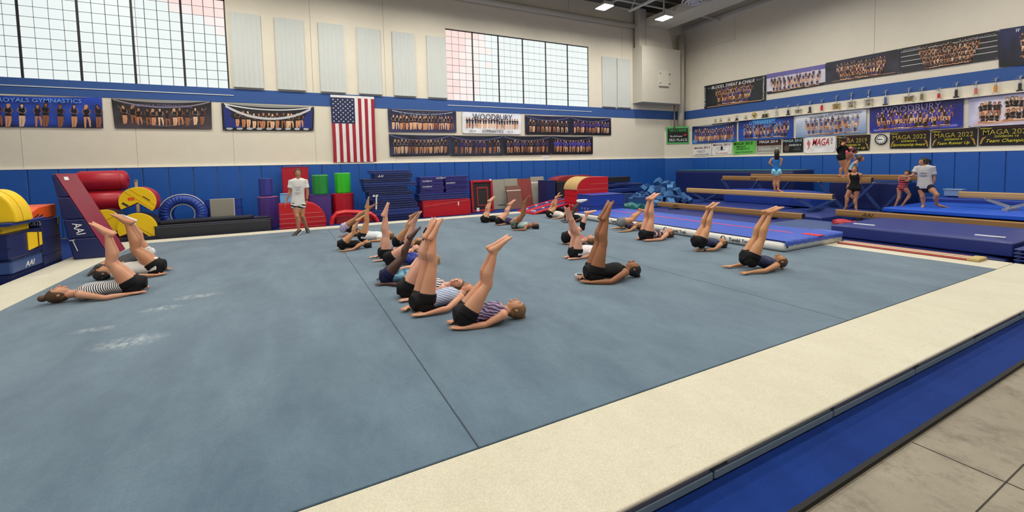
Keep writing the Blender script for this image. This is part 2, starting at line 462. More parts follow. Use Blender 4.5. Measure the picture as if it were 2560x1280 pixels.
# ---------------------------------------------------------------- exercise floor
def carpet_mat(name, hi, lo, stains=()):
    k = NT(name); v = k.obj()
    a = k.noise(120, 3, v, rough=.7); b = k.noise(2.2, 6, v, (1, .45, 1), .7); c = k.noise(22, 5, v, (.35, 1.3, 1), .7)
    col = k.mix(k.ramp(b, .3, .72), rgb(lo), rgb(hi))
    col = k.mix(k.math('MULTIPLY', k.ramp(c, .56, .8), .3), col, tuple(x * .55 for x in rgb(lo)[:3]) + (1,))
    col = k.mix(k.math('MULTIPLY', k.ramp(a, .38, .62), .30), col, tuple(x * .5 for x in rgb(lo)[:3]) + (1,))
    for (cx, cy, rx, ry, amt) in stains:
        mp = k.n('ShaderNodeMapping'); mp.inputs['Location'].default_value = (-cx / rx, -cy / ry, 0); mp.inputs['Scale'].default_value = (1 / rx, 1 / ry, 0)
        k.l(v, mp.inputs[0])
        ln = k.n('ShaderNodeVectorMath', operation='LENGTH'); k.l(mp.outputs[0], ln.inputs[0])
        f = k.math('MULTIPLY', k.ramp(ln.outputs['Value'], 1.0, .1), k.ramp(k.noise(16, 5, v, (1, .5, 1), .75), .42, .6))
        col = k.mix(k.math('MULTIPLY', f, amt), col, rgb((205, 212, 214)))
    k.l(col, k.b.inputs['Base Color']); k.b.inputs['Roughness'].default_value = .9; k.b.inputs['Specular IOR Level'].default_value = .15
    k.b.inputs['Sheen Weight'].default_value = .35; k.b.inputs['Sheen Roughness'].default_value = .45
    k.bump(k.noise(200, 3, v), .35, .006)
    return k.m
x0, x1, y0, y1 = -3.25, 9.03, 2.29, 13.15      # blue area
sx = [x0, .92, 4.99, x1]
st = []
for px, py, rx, ry, am in ((490, 741, .38, .14, .5), (404, 771, .27, .13, .55), (235, 824, .26, .10, .5), (325, 854, .34, .22, .6)):
    p = onZ(px, py, GZ); st.append((p.x, p.y, rx, ry, am))
sf = thing('exercise_floor', 'large slate blue sprung exercise floor with a cream border', 'exercise floor', (3, 7.7, 0))
for i in range(3):
    oo = V((3, 7.7, 0))
    cm = carpet_mat('blue_carpet', (110, 134, 151), (82, 105, 125), [(a - oo.x, b - oo.y, c, d, e) for a, b, c, d, e in st] if i == 0 else ())
    B(sx[i] + (.004 if i else 0), sx[i + 1] - (.004 if i < 2 else 0), y0, y1, GZ - .035, GZ).build('carpet_panel', cm, sf, bevel=.006)
bm_ = carpet_mat('cream_carpet', (224, 219, 199), (211, 205, 183))
bo = (-4.0, 9.72, 1.53, 13.72)   # outer rectangle of the border
def border(poly): MB().prism([(a, b, GZ - .026) for a, b in poly], (0, 0, .026)).build('border_strip', bm_, sf, bevel=.012, bseg=3)
g = .008
border([(bo[0], bo[2]), (bo[1], bo[2]), (bo[1], y0 - g), (bo[0], y0 - g)])
border([(bo[0], y0), (x0 - g, y0), (x0 - g, bo[3]), (bo[0], bo[3])])
border([(x1 + g, y0), (bo[1], y0), (bo[1], bo[3]), (x1 + g, bo[3])])
border([(x0, y1 + g), (x1, y1 + g), (x1, bo[3]), (x0, bo[3])])
seam_m = mat('seam_dark', (52, 62, 76), .9)
B(x0 - g, x1 + g, y0 - g, y1 + g, GZ - .06, GZ - .036).build('underlay', seam_m, sf)
for q in sx[1:3]: B(q - .015, q + .015, y0, y1, GZ - .034, GZ - .012).build('seam', seam_m, sf)
# foam blocks under the near edge
fb = [mat('foam_slate', (112, 132, 150), .9, .12), mat('foam_plum', (122, 118, 142), .9, .12), mat('foam_grey', (134, 144, 152), .8)]
xx = bo[0]
i = 0
while xx < bo[1]:
    L = 1.20
    B(xx + .006, min(xx + L, bo[1]) - .006, bo[2] + .006, bo[2] + .6, .028, GZ - .052).build('foam_block', fb[0], sf, bevel=.008)
    B(xx + .02 + (i % 3) * .05, min(xx + L, bo[1]) - .03, bo[2] + .012, bo[2] + .5, GZ - .050, GZ - .027).build('foam_sheet', fb[1 + i % 2], sf, bevel=.004)
    xx += L; i += 1
B(bo[0] + .3, bo[1] - .1, bo[2] + .62, bo[3] - .05, .025, GZ - .062).build('spring_deck', seam_m, sf)
blue_cpt = carpet_mat('royal_carpet', (16, 56, 134), (11, 42, 112))
blue_cpt.node_tree.nodes['Principled BSDF'].inputs['Sheen Weight'].default_value = .05
rn = B(-6, 9.6, 1.215, 1.75, 0, .022).build('carpet_runner', blue_cpt); tag(rn, 'royal blue carpet runner along the near edge of the exercise floor', 'carpet')
B(-6, 9.6, 1.195, 1.222, 0, .026).build('edge_binding', mat('black_binding', (24, 24, 28), .8), rn)
bc = MB().box(XL + .5, 17.4, 13.76, 16.4, 0, .03).box(9.76, 18.7, -2, 13.76, 0, .03).box(XL + .5, -4.04, 1.8, 13.76, 0, .03).build('carpet', blue_cpt); tag(bc, 'blue carpet on the gym floor behind and beside the exercise floor', 'carpet')
# roll of tape left on the carpet
p = onZ(1450, 691, GZ)
tp = thing('tape_roll', 'small grey roll of tape lying on the carpet', 'tape', p)
R_ = MB(); n = 24; vs = []
for k in range(n):
    t = 2 * PI * k / n
    for r, z in ((.055, 0), (.075, 0), (.075, .03), (.055, .03)): vs.append(p + V((math.cos(t) * r, math.sin(t) * r, z)))
R_.add(vs, [(k * 4 + j, ((k + 1) % n) * 4 + j, ((k + 1) % n) * 4 + (j + 1) % 4, k * 4 + (j + 1) % 4) for k in range(n) for j in range(4)])
R_.build('tape', mat('tape_grey', (200, 204, 206), .5), tp)
n2 = MB(); vs = []
for k in range(n):
    t = 2 * PI * k / n
    for r, z in ((.05, .002), (.0545, .002), (.0545, .028), (.05, .028)): vs.append(p + V((math.cos(t) * r, math.sin(t) * r, z)))
n2.add(vs, [(k * 4 + j, ((k + 1) % n) * 4 + j, ((k + 1) % n) * 4 + (j + 1) % 4, k * 4 + (j + 1) % 4) for k in range(n) for j in range(4)])
n2.build('core', mat('card_brown', (120, 110, 96)), tp)

# ---------------------------------------------------------------- mats and shapes along the back
vin = lambda n, c, v=.07, r=.38: mat('vinyl_' + n, c, r, v, 4, bump=.12, bscale=7)
NAVY, BLUE, RED, PURP, GRN = vin('navy', (26, 38, 92)), vin('blue', (30, 62, 154)), vin('red', (196, 24, 36)), vin('purple', (76, 54, 130)), vin('green', (44, 172, 54))
BRED, YEL, BLK, CHAR = vin('brick_red', (176, 28, 46)), vin('yellow', (250, 206, 24)), vin('black', (40, 40, 44)), vin('charcoal', (52, 54, 60))
SLATE, GRYC, LBLUE, ORG = vin('slate_blue', (58, 84, 138)), mat('grey_carpet', (150, 146, 136), .9, .15, 30), vin('sky', (120, 172, 224)), vin('orange', (238, 92, 34))
MARO, VIOL, TEAL, TAN = vin('maroon', (142, 36, 62)), vin('violet_blue', (32, 50, 124)), vin('teal', (44, 112, 112)), mat('tan_suede', (192, 160, 104), .75, .18, 9)
WHT = mat('print_white', (236, 238, 240), .5, .02)
PIPE = mat('piping_pale', (206, 120, 132), .5); SEAMW = mat('seam_pale', (216, 210, 214), .5); SEAMN = mat('seam_navy', (16, 26, 70), .6)
GRYV = vin('grey', (132, 134, 138))
def block(name, label, cat, x0, x1, y0, y1, z0, z1, m, bevel=.02, seams=(), seam_m=None, top=None, group=None, strap=None):
    t = thing(name, label, cat, ((x0 + x1) / 2, (y0 + y1) / 2, z0), group)
    B(x0, x1, y0, y1, z0, z1).build('cover', m, t, bevel=bevel)
    for s in seams:
        z = z0 + (z1 - z0) * s
        MB().box(x0 - .004, x1 + .004, y0 - .004, y0 + .004, z - .006, z + .006).box(x0 - .004, x0 + .004, y0, y1, z - .006, z + .006).box(x1 - .004, x1 + .004, y0, y1, z - .006, z + .006).build('seam', seam_m or SEAMN, t)
    e = .006
    MB().box(x0, x1, y0 - e, y0 + e, z1 - .022, z1 - .010).box(x0 - e, x0 + e, y0, y1, z1 - .022, z1 - .010).box(x1 - e, x1 + e, y0, y1, z1 - .022, z1 - .010).build('piping', top or seam_m or SEAMN, t)
    if strap:
        sx_, sz, sw, sh = strap
        B(sx_, sx_ + sw, y0 - .008, y0, sz, sz + sh).build('strap', WHT, t)
    return t
XD, ZU = (1, 0, 0), (0, 0, 1)
YD = (0, -1, 0)
# far left pile beside the border: right faces on x = -4.08
fx = -4.08
def pz(px, py, x): return onX(px, py, x)
lo, hi = pz(33, 712, fx), pz(110, 672, fx)
ya, yb = lo.y, hi.y
z1, z2, z3 = pz(33, 687, fx).z, pz(33, 650, fx).z, pz(33, 584, fx).z
b1 = block('foam_block', 'navy foam block lowest in the pile at the far left, bare fronted', 'foam block', fx - 1.5, fx, ya, yb, .03, z1 - .005, NAVY, .04)
b2 = block('foam_block', 'navy foam block with a white logo in the far left pile', 'foam block', fx - 1.5, fx - .0, ya + .02, yb, z1, z2 - .005, SLATE, .03)
text('AAI', b2, 'lettering', V((fx + .004, ya + (yb - ya) * .55, (z1 + z2) / 2 - .02)), (0, 1, 0), ZU, .32, .09, WHT, .35, .004)
b3 = block('foam_block', 'navy foam block with a yellow end panel under the yellow half-moon', 'foam block', fx - 1.5, fx, ya, yb, z2, z3, NAVY, .03, seams=(.45,))
q0, q1 = ya + (yb - ya) * .52, yb - .02
MB().prism([(fx, q0, z2 + .08), (fx, q1, z2 + .12), (fx, q1, z3 - .08), (fx, q0, z3 - .03)], (.02, 0, 0)).build('end_panel', YEL, b3, bevel=.006)
B(fx, fx + .026, q0 + (q1 - q0) * .66, q0 + (q1 - q0) * .72, z2 + .08, z3 - .04).build('strap', mat('strap_brown', (70, 24, 18)), b3)
b4 = thing('foam_wedge', 'small yellow wedge squeezed between the navy block and the thin blue mat', 'foam wedge', (fx - .5, ya + .6, z3))
MB().prism([(fx - .9, ya + .1, z3 + .002), (fx - .1, ya + .1, z3 + .002), (fx - .1, ya + .1, z3 + .13), (fx - .7, ya + .1, z3 + .13)], (0, .8, 0)).build('cover', YEL, b4, bevel=.015)
B(fx - .92, fx - .1, ya + .095, ya + .1, z3 + .06, z3 + .066).build('seam', mat('seam_olive', (120, 110, 30)), b4)
zt = z3 + .135
b5 = block('thin_mat', 'thin blue mat bridging the far left pile below the yellow half-moon', 'mat', fx - 1.6, fx + .05, ya - .05, yb + .1, zt, zt + .05, BLUE, .012)
hm = thing('foam_half_moon', 'big yellow half-moon foam shape on top of the far left pile', 'foam shape', (fx - .8, ya + .3, zt + .05))
cx_ = onY(-34, 560, ya + .05).x; rr = onY(44, 560, ya + .05).x - cx_; zz = zt + .052; hd_ = onX(86, 562, cx_ + rr).y - ya - .05; hh = onY(-8, 473, ya + .05 + hd_).z - zz
MB().prism([(cx_ + rr * math.cos(t), ya + .05, zz + hh * math.sin(t)) for t in [PI * i / 28 for i in range(29)]], (0, hd_, 0)).build('cover', YEL, hm, bevel=.03)
MB().tube([(cx_ + rr * 1.003 * math.cos(t), ya + .05 + hd_ * .35, zz + hh * 1.003 * math.sin(t)) for t in [PI * .52 * i / 18 for i in range(19)]], .006, 6).build('seam', mat('seam_ochre', (196, 150, 20)), hm)
# taller navy stack behind, with orange wedge
yc, yd = yb + .06, pz(158, 664, fx).y
zt2 = pz(150, 540, fx).z
b6 = block('crash_mat', 'tall navy crash mat stood on edge behind the yellow pile, lettered white', 'mat', fx - 1.3, fx, yc, yd, .03, zt2, NAVY, .03, seams=(.3, .62), top=VIOL)
ta, tb_ = onY(64, 555, yc), onY(102, 555, yc)
text('SPORTS', b6, 'lettering', V(((ta.x + tb_.x) / 2, yc - .006, onY(95, 558, yc).z)), XD, ZU, tb_.x - ta.x, .085, WHT, 0, .002)
B(fx - .01, fx + .012, yd - .09, yd - .02, zt2 - .14, zt2 + .004).build('strap', GRYV, b6)
ow = thing('foam_wedge', 'orange curved foam wedge lying on top of the tall navy mat', 'foam wedge', (fx - .6, yc + .2, zt2))
a0, a1 = pz(78, 520, fx - .02), pz(147, 520, fx - .02)
MB().prism([(fx - .05, a1.y - .02, zt2 + .004), (fx - .05, a0.y, zt2 + .004), (fx - .05, a0.y + .1, zt2 + .16), (fx - .05, a0.y + .35, zt2 + .23), (fx - .05, a1.y - .02, zt2 + .25)], (-.8, 0, 0)).build('cover', ORG, ow, bevel=.015)
MB().bar((fx - .045, a0.y + .15, zt2 + .05), (fx - .045, a0.y + .3, zt2 + .10), .012, .02).bar((fx - .045, a0.y + .28, zt2 + .04), (fx - .045, a0.y + .45, zt2 + .08), .012, .02).build('printed_mark', BLK, ow)
# leaning incline wedge: navy side, maroon slope
wy = 11.42
A_, B_ = onZ(184, 664, .14), onY(258, 652, wy)
A_ = onY(184, 663, wy); T0, T1 = onY(127, 435.5, wy), onY(135, 435, wy)
zb = GZ + .004
dpt = onX(186, 433, T1.x).y - wy
iw = thing('incline_wedge', 'long incline mat stood on end, navy sides and maroon slope', 'incline mat', (A_.x, wy, zb))
Pa, Pb = V((A_.x, wy, zb)), V((B_.x + .1, wy, zb))
def lerp(a, b, t): return a + (b - a) * t
Tz0, Tz1 = V((T0.x, wy, T0.z)), V((T1.x, wy, T1.z))
for i, (s, e) in enumerate(((0, .245), (.25, .47), (.475, .73), (.735, 1))):
    MB().prism([lerp(Pa, Tz0, s), lerp(Pb, Tz1, s), lerp(Pb, Tz1, e), lerp(Pa, Tz0, e)], (0, dpt, 0)).build('foam_section', NAVY, iw, bevel=.02)
d_ = (Tz1 - Pb).normalized(); nn = V((-d_.z, 0, d_.x)); nn = nn if nn.x > 0 else -nn
MB().prism([Pb + nn * .004, Tz1 + nn * .004, Tz1 + nn * .022, Pb + nn * .022], (0, dpt, 0)).build('slope_cover', MARO, iw, bevel=.006)
m1 = lerp(lerp(Pa, Pb, .55), lerp(Tz0, Tz1, .55), .36); up_ = (lerp(Tz0, Tz1, .5) - lerp(Pa, Pb, .5)).normalized()
text('AAI', iw, 'lettering', m1 + V((0, -.006, 0)), -up_, V((up_.z, 0, -up_.x)), .26, .13, WHT, .2, .006)
m2 = lerp(lerp(Pa, Pb, .2), lerp(Tz0, Tz1, .2), .1)
MB().bar(m2 + V((0, -.004, 0)), m2 + up_ * .22 + V((0, -.004, 0)), .012, .01).bar(m2 + up_ * .22 + V((-.05, -.004, 0)), m2 + up_ * .23 + V((.03, -.004, 0)), .03, .01).build('strap', WHT, iw)
q = lerp(Pb, Tz1, .92) + nn * .024
MB().prism([q + V((0, dpt * .22, 0)), q + V((0, dpt * .42, 0)), q + V((0, dpt * .46, 0)) + d_ * .07, q + V((0, dpt * .26, 0)) + d_ * .07], nn * .004).build('printed_mark', WHT, iw)
# red air rolls
def roll(label, Y, px0, py0, px1, py1, m, sag=0):
    a, b, z0, z1 = rect(Y, px0, py0, px1, py1); z0 = .032 if sag else z0; r = (z1 - z0) / 2; zc_ = (z0 + z1) / 2
    t = thing('air_roll', label, 'air roll', ((a + b) / 2, Y, z0), 'stacked red air rolls')
    MB().tube([(a, Y + r, zc_), (a + r * .15, Y + r, zc_), (a + r * .4, Y + r, zc_), (b - r * .4, Y + r, zc_), (b - r * .15, Y + r, zc_), (b, Y + r, zc_)], [r * .55, r * .85, r, r, r * .85, r * .55], 28).build('cover', m, t, smooth=True)
    for x in (a + r * .4, b - r * .4): MB().tube([(x - .006, Y + r, zc_), (x + .006, Y + r, zc_)], r * 1.004, 28).build('seam', MARO, t, smooth=True)
    B(b, b + .012, Y + r * .7, Y + r * 1.2, zc_ - .02, zc_ + .02).build('valve', BLK, t)
    return zc_, r
roll('shiny red air roll on top of the stack by the blue wall', 15.2, 178, 427, 313, 478, BRED)
zc_, r_ = roll('shiny red air roll second in the stack by the blue wall', 15.15, 188, 478, 307, 529, BRED)
roll('shiny red air roll at the bottom, behind the yellow discs', 15.1, 196, 529, 300, 583, BRED, 1)
# yellow notched discs
def disc(label, Y, px, py, rpx, n0, n1, dep, seam_ang, side, logo=None, group='yellow notched foam discs'):
    c = onY(px, py, Y); r = onY(px + rpx, py, Y).x - c.x
    t = thing('foam_disc', label, 'foam disc', (c.x, Y, c.z - r), group)
    a0, a1 = math.radians(n1), math.radians(n0 + 360)
    arc = [(c.x + r * math.cos(a0 + (a1 - a0) * i / 40), Y, c.z + r * math.sin(a0 + (a1 - a0) * i / 40)) for i in range(41)]
    poly = arc + [(c.x, Y, c.z - r * .04)]
    MB().prism(poly, (0, .03, 0)).build('front_cover', YEL, t, bevel=.01)
    MB().prism([(p[0], Y + .031, p[2]) for p in poly], (0, dep, 0)).build('side_cover', side, t, bevel=.02)
    dx, dz = math.cos(math.radians(seam_ang)), math.sin(math.radians(seam_ang))
    for o in (.12, .42):
        px_, pz_ = -dz * o * r, dx * o * r; h = math.sqrt(1 - o * o) * .97 * r
        MB().bar((c.x + px_ - dx * h, Y - .004, c.z + pz_ - dz * h), (c.x + px_ + dx * h, Y - .004, c.z + pz_ + dz * h), .012, .008).build('seam', mat('seam_ochre', (196, 150, 20)), t) if o < .2 or logo else None
    if logo:
        B(c.x - r * .5, c.x - r * .15, Y - .006, Y, c.z + r * .12, c.z + r * .32).build('printed_mark', ORG, t)
        MB().bar((c.x - r * .8, Y - .004, c.z - r * .02), (c.x - r * .5, Y - .004, c.z - r * .26), .05, .006, up=(0, 1, 0)).bar((c.x + r * .3, Y - .004, c.z + r * .38), (c.x + r * .66, Y - .004, c.z + r * .06), .02, .006, up=(0, 1, 0)).build('printed_mark', CHAR, t)
    return c, r
disc('yellow notched foam disc on top, with an orange mark and a red back', 14.22, 344, 505, 47, 208, 318, .45, -42, BRED, True)
disc('yellow notched foam disc underneath, resting on the black mat', 14.15, 344, 572, 50, 205, 315, .5, -40, BLK)
disc('yellow notched foam disc at the left, half behind the maroon slope', 14.3, 262, 556, 42, 250, 290, .4, 28, BLK)
ps = thing('wooden_post', 'short pale wooden post standing behind the yellow discs', 'post', onY(344, 598, 15.6))
a, b, z0, z1 = rect(15.6, 341, 450, 348, 600)
B(a, b, 15.6, 15.66, .03, z1).build('shaft', mat('pale_wood', (206, 172, 130), .6), ps, bevel=.006)
MB().tube([((a + b) / 2, 15.595, z1 - .03), ((a + b) / 2, 15.602, z1 - .03)], .02, 10).build('hole', BLK, ps)
bs = block('black_mat', 'low black mat under the yellow discs', 'mat', *[onY(272, 590, 14.1).x, onY(391, 590, 14.1).x], 14.1, 15.0, .03, onY(330, 594, 14.1).z, CHAR, .03)
# ruffled ring
Yr = 14.95
c = onY(456, 536, Yr); Ro = onY(516, 536, Yr).x - c.x; Ri = onY(487, 536, Yr).x - c.x
rg = thing('foam_ring', 'big round blue foam ring with a ruffled cover, standing on edge', 'foam ring', (c.x, Yr, c.z - Ro))
n = 144; prof = [(Ri, .08), (Ri + .05, .015), ((Ri + Ro) / 2, -.01), (Ro - .06, .02), (Ro, .09), (Ro, .5), (Ri, .5)]
vs = []
for k in range(n):
    t = 2 * PI * k / n
    rip = .010 * math.sin(t * 34 + 1.3 * math.sin(3 * t)) + .006 * math.sin(t * 57)
    for j, (r, y) in enumerate(prof): vs.append((c.x + r * math.cos(t), Yr + y + (rip if j in (1, 2, 3) else 0), c.z + r * math.sin(t)))
m_ = len(prof)
MB().add(vs, [(k * m_ + j, k * m_ + (j + 1) % m_, ((k + 1) % n) * m_ + (j + 1) % m_, ((k + 1) % n) * m_ + j) for k in range(n) for j in range(m_)]).build('ruffled_cover', BLUE, rg, smooth=True)
for r, nm, q0, q1 in ((Ro + .004, 'outer_rim', 25, 155), (Ri - .004, 'inner_rim', 0, 360)):
    MB().tube([(c.x + r * math.cos(math.radians(t)), Yr + .07, c.z + r * math.sin(math.radians(t))) for t in range(q0, q1 + 1, 5)], .014, 6).build(nm, mat('rim_pale', (200, 196, 190), .6), rg, smooth=True)
# black mats
a, b = onZ(391, 600, .05).x, onY(678, 565, 14.2).x
t = block('black_mat', 'long black landing mat lying along the back border', 'mat', a, b, 14.12, 14.75, .03, onY(500, 558, 14.12).z, CHAR, .05, seams=(.12,))
z_ = onY(500, 558, 14.12).z
t = block('black_mat', 'second black mat lying on the long black one, before the ring', 'mat', onY(398, 560, 14.4).x, onY(632, 545, 14.4).x, 14.35, 14.9, z_ + .002, onY(520, 546, 14.4).z, BLK, .04)
t = block('black_mat', 'short black end mat with a white tag, right of the black mats', 'mat', onY(634, 545, 14.4).x, onY(672, 545, 14.4).x, 14.35, 14.72, z_ + .002, onY(650, 542, 14.4).z, CHAR, .04)
o_ = onY(655, 549, 14.34); B(o_.x - .08, o_.x + .08, 14.335, 14.345, o_.z - .02, o_.z + .01).build('tag', WHT, t)
a, b, z0, z1 = rect(15.4, 515, 497, 604, 550)
t = block('folded_mat', 'blue folded mat standing behind the grey carpeted panel', 'mat', a, b, 15.4, 15.7, .03, z1, BLUE, .02, seams=(.7,))
a, b, z0, z1 = rect(15.25, 525, 497, 585, 545)
t = thing('carpet_panel_board', 'square grey carpeted board propped on the blue folded mat', 'board', (a, 15.25, .3))
B(a, b, 15.25, 15.38, .03, z1).build('board', GRYC, t, bevel=.015)
B(b, b + .012, 15.25, 15.38, z1 - .55, z1 - .01).build('edge_strip', WHT, t)
# foam shapes near the walking coach
def cyl(label, Y, px0, py0, px1, py1, m, zfloor=None, rim=None, group='foam cylinders'):
    a, b, z0, z1 = rect(Y, px0, py0, px1, py1); r = (b - a) / 2; z0 = zfloor if zfloor is not None else z0
    t = thing('foam_cylinder', label, 'foam cylinder', ((a + b) / 2, Y + r, z0), group)
    MB().tube([((a + b) / 2, Y + r, z0), ((a + b) / 2, Y + r, z1)], r, 8).build('cover', m, t, bevel=.03)
    MB().tube([((a + b) / 2, Y + r, z1 - .035), ((a + b) / 2, Y + r, z1 - .012)], r * 1.004, 8).build('rim', rim or m, t)
    return z1
zp = cyl('large violet foam cylinder standing left of the red foam block', 14.95, 643, 491, 696, 560, PURP, .03, PIPE)
cyl('small violet-blue foam cylinder on top of the large violet one', 15.0, 645, 446, 682, 491, vin('indigo', (54, 58, 140)), zp + .002)
zp = onY(800, 487, 15).z
t = block('foam_block', 'violet foam block under the darker green cylinder', 'foam block', *[onY(776, 520, 15).x, onY(828, 520, 15).x], 15, 15.7, .03, zp, PURP, .03)
cyl('darker green foam cylinder standing on the violet block', 15.05, 781, 437, 823, 487, vin('deep_green', (36, 140, 60)), zp + .002, vin('green_pale', (110, 200, 120)))
zp = cyl('red foam cylinder beneath the bright green one', 14.95, 831, 484, 890, 545, vin('crimson', (178, 22, 44)), .03)
cyl('bright green foam cylinder standing on the red one', 15.05, 838, 432, 880, 484, vin('lime', (52, 190, 40)), zp + .002, vin('green_pale', (110, 200, 120)))
a, b, z0, z1 = rect(15.9, 706, 417, 773, 520)
t = block('crash_mat', 'tall dark red mat standing upright against the wall behind the coach', 'mat', a, b, 15.9, 16.2, .03, z1, vin('crimson', (178, 22, 44)), .03)
# red quarter-round with pale seams
Y = 14.2
P_ = lambda px, py: onY(px, py, Y)
zt_ = P_(730, 508).z
pl = [V((P_(698, 540).x, Y, .035)), V((P_(816, 540).x, Y, .035)), V((P_(816, 555).x, Y, P_(816, 553).z))]
cx_, ex, ez = P_(765, 507).x, P_(816, 553).x, P_(816, 553).z
for i in range(1, 13):
    t_ = PI / 2 * i / 12
    pl.append(V((cx_ + (ex - cx_) * math.cos(t_), Y, ez + (zt_ - ez) * math.sin(t_))))
pl.append(V((P_(698, 540).x, Y, zt_)))
qr = thing('foam_quarter_round', 'bright red quarter-round foam block with pale seams, behind the coach', 'foam block', (P_(750, 560).x, Y, .03))
MB().prism(pl, (0, .55, 0)).build('cover', RED, qr, bevel=.02)
for py, e in ((533, 806), (544, 813), (556, 817), (566, 817)):
    a, b = P_(698, py), P_(e, py); z = P_(760, py).z
    B(a.x, b.x - .02, Y - .006, Y + .01, z - .007, z + .007).build('seam', PIPE, qr)
a, b, z0, z1 = rect(14.35, 700, 484, 737, 507)
block('foam_block', 'small sky blue foam block peeking out on the red quarter-round', 'foam block', a, b, 14.3, 14.7, zt_ + .002, z1, LBLUE, .02)
# red arch
Y = 13.9
ar = thing('foam_arch', 'low bright red foam arch on the back border', 'foam arch', (P_(885, 560).x, Y, .13))
pts = [(829, 563), (832, 545), (842, 533), (862, 529), (900, 530), (925, 533), (936, 541), (943, 553), (944, 560)]
ptw = [onY(a, b, Y) for a, b in pts]
ptw[0].z = ptw[-1].z = GZ + .02
MB().tube(ptw, [(.18, .065)] * len(ptw), 8, wide=(0, 1, 0)).build('cover', RED, ar, bevel=.015)
B(ptw[2].x, ptw[6].x, Y + .1, Y + .3, GZ + .01, GZ + .22).build('inner_block', vin('crimson', (178, 22, 44)), ar)
# navy folded mats, tall pile
def gz(zx, zy): return 860 + zx / 4.923, 400 + zy / 4.923
def folded(label, Y, px0, px1, z0, z1, dep, m, group, nlay=2, logo=None, tex='AAI'):
    a, b = onY(px0, 480, Y).x, onY(px1, 480, Y).x
    t = thing('folded_mat', label, 'mat', ((a + b) / 2, Y + dep / 2, z0), group)
    h = (z1 - z0) / nlay
    for k in range(nlay):
        j = rnd.uniform(-.012, .012)
        B(a + j, b + j, Y + rnd.uniform(0, .015), Y + dep, z0 + h * k + .004, z0 + h * (k + 1) - .003).build('panel', m, t, bevel=.014)
    if logo is not None:
        text(tex, t, 'lettering', V((a + (b - a) * logo, Y - .012, (z0 + z1) / 2)), XD, ZU, .36 if tex != 'AAI' else .2, .07, WHT, .4, .002)
    return t
spec = [(400, 930, 690, 740), (330, 920, 610, 685), (340, 900, 550, 610), (350, 870, 495, 550), (310, 850, 435, 495), (300, 850, 392, 435), (265, 790, 332, 392), (250, 900, 278, 332), (240, 830, 226, 278), (385, 855, 170, 215), (345, 840, 125, 170)]
Y = 14.55; zz = .03; n = len(spec)
ztop = onY(970, 425.5, Y).z; zs = []
prev = .03
names = ['lowest', 'second from the bottom', 'third from the bottom', 'fourth from the bottom', 'fifth from the bottom', 'middle one', 'sixth from the top', 'fourth from the top', 'third from the top', 'second from the top', 'topmost']
names[6] = 'fifth from the top'
for i, (a, b, t0, t1) in enumerate(spec):
    z1 = onY(960, 400 + t0 / 4.923, Y).z
    folded('navy folded mat, %s of the tallest pile' % names[i], Y + rnd.uniform(-.03, .03), 860 + a / 4.923, 860 + b / 4.923, prev + .002, z1, .75, [NAVY, vin('navy2', (34, 54, 122)), vin('navy3', (30, 40, 92))][i % 3], 'tall pile of navy folded mats', 2, .15 if i == 9 else None)
    prev = z1
st_ = thing('strap', 'white webbing strap dangling down the front of the tall navy pile', 'strap', onY(940, 490, 14.45))
p = [onY(a, b, 14.49) for a, b in ((941, 490), (941, 505), (940.5, 524))]
MB().tube(p, (.022, .004), 6, wide=XD).build('webbing', WHT, st_)
p = onY(940, 490, 14.49); MB().box(p.x - .1, p.x - .03, 14.47, 14.5, p.z - .02, p.z + .035).box(p.x + .0, p.x + .06, 14.47, 14.5, p.z - .02, p.z + .035).build('buckle', WHT, st_)
# second pile: two columns on a base, over a red block
Y = 15.0
yr0 = onY(1120, 400 + 485 / 4.923, Y).z
rb = block('wedge_block', 'long bright red folded wedge under the second navy pile', 'foam wedge', onY(1057, 515, Y - .2).x, onY(1177, 515, Y - .2).x, Y - .2, Y + .6, .03, yr0, RED, .02)
a_, b_ = onY(1060, 517, Y - .2), onY(1170, 500, Y - .2)
MB().bar((a_.x, Y - .206, a_.z), (b_.x, Y - .206, b_.z), .012, .01).build('seam', PIPE, rb)
p = onY(1146, 508, Y - .2); B(p.x - .02, p.x + .02, Y - .21, Y - .2, p.z - .08, p.z + .06).build('strap', WHT, rb)
zb_ = onY(1120, 400 + 400 / 4.923, Y).z; prev = yr0 + .003
for i in range(3):
    z1 = yr0 + (zb_ - yr0) * (i + 1) / 3
    folded('navy folded mat, %s of the wide layers above the red wedge' % ('lowest', 'middle', 'topmost')[i], Y + i * .01, 1047, 1170, prev, z1, .7, VIOL if i == 2 else vin('navy2', (34, 54, 122)), 'wide mats above the red wedge', 1)
    prev = z1 + .002
ztp = onY(1120, 440.5, Y).z
for c_, (p0, p1, word) in enumerate(((1051, 1111, 'left'), (1115, 1174, 'right'))):
    for i in range(6):
        z0, z1 = zb_ + .004 + (ztp - zb_) * i / 6, zb_ + (ztp - zb_) * (i + 1) / 6
        lg = {(0, 4): .3, (0, 2): .3, (0, 5): .85, (1, 3): .22}.get((c_, i))
        folded('purple-blue folded mat, %s from the bottom of the %s column of the second pile' % (ORD[i], word), Y + .02 + rnd.uniform(0, .03), p0 + rnd.uniform(-2, 1), p1 + rnd.uniform(-2, 1), z0, z1, .65, vin('purple_navy', (50, 46, 128)), '%s column of purple-blue mats' % word, 2, lg, 'norbert')
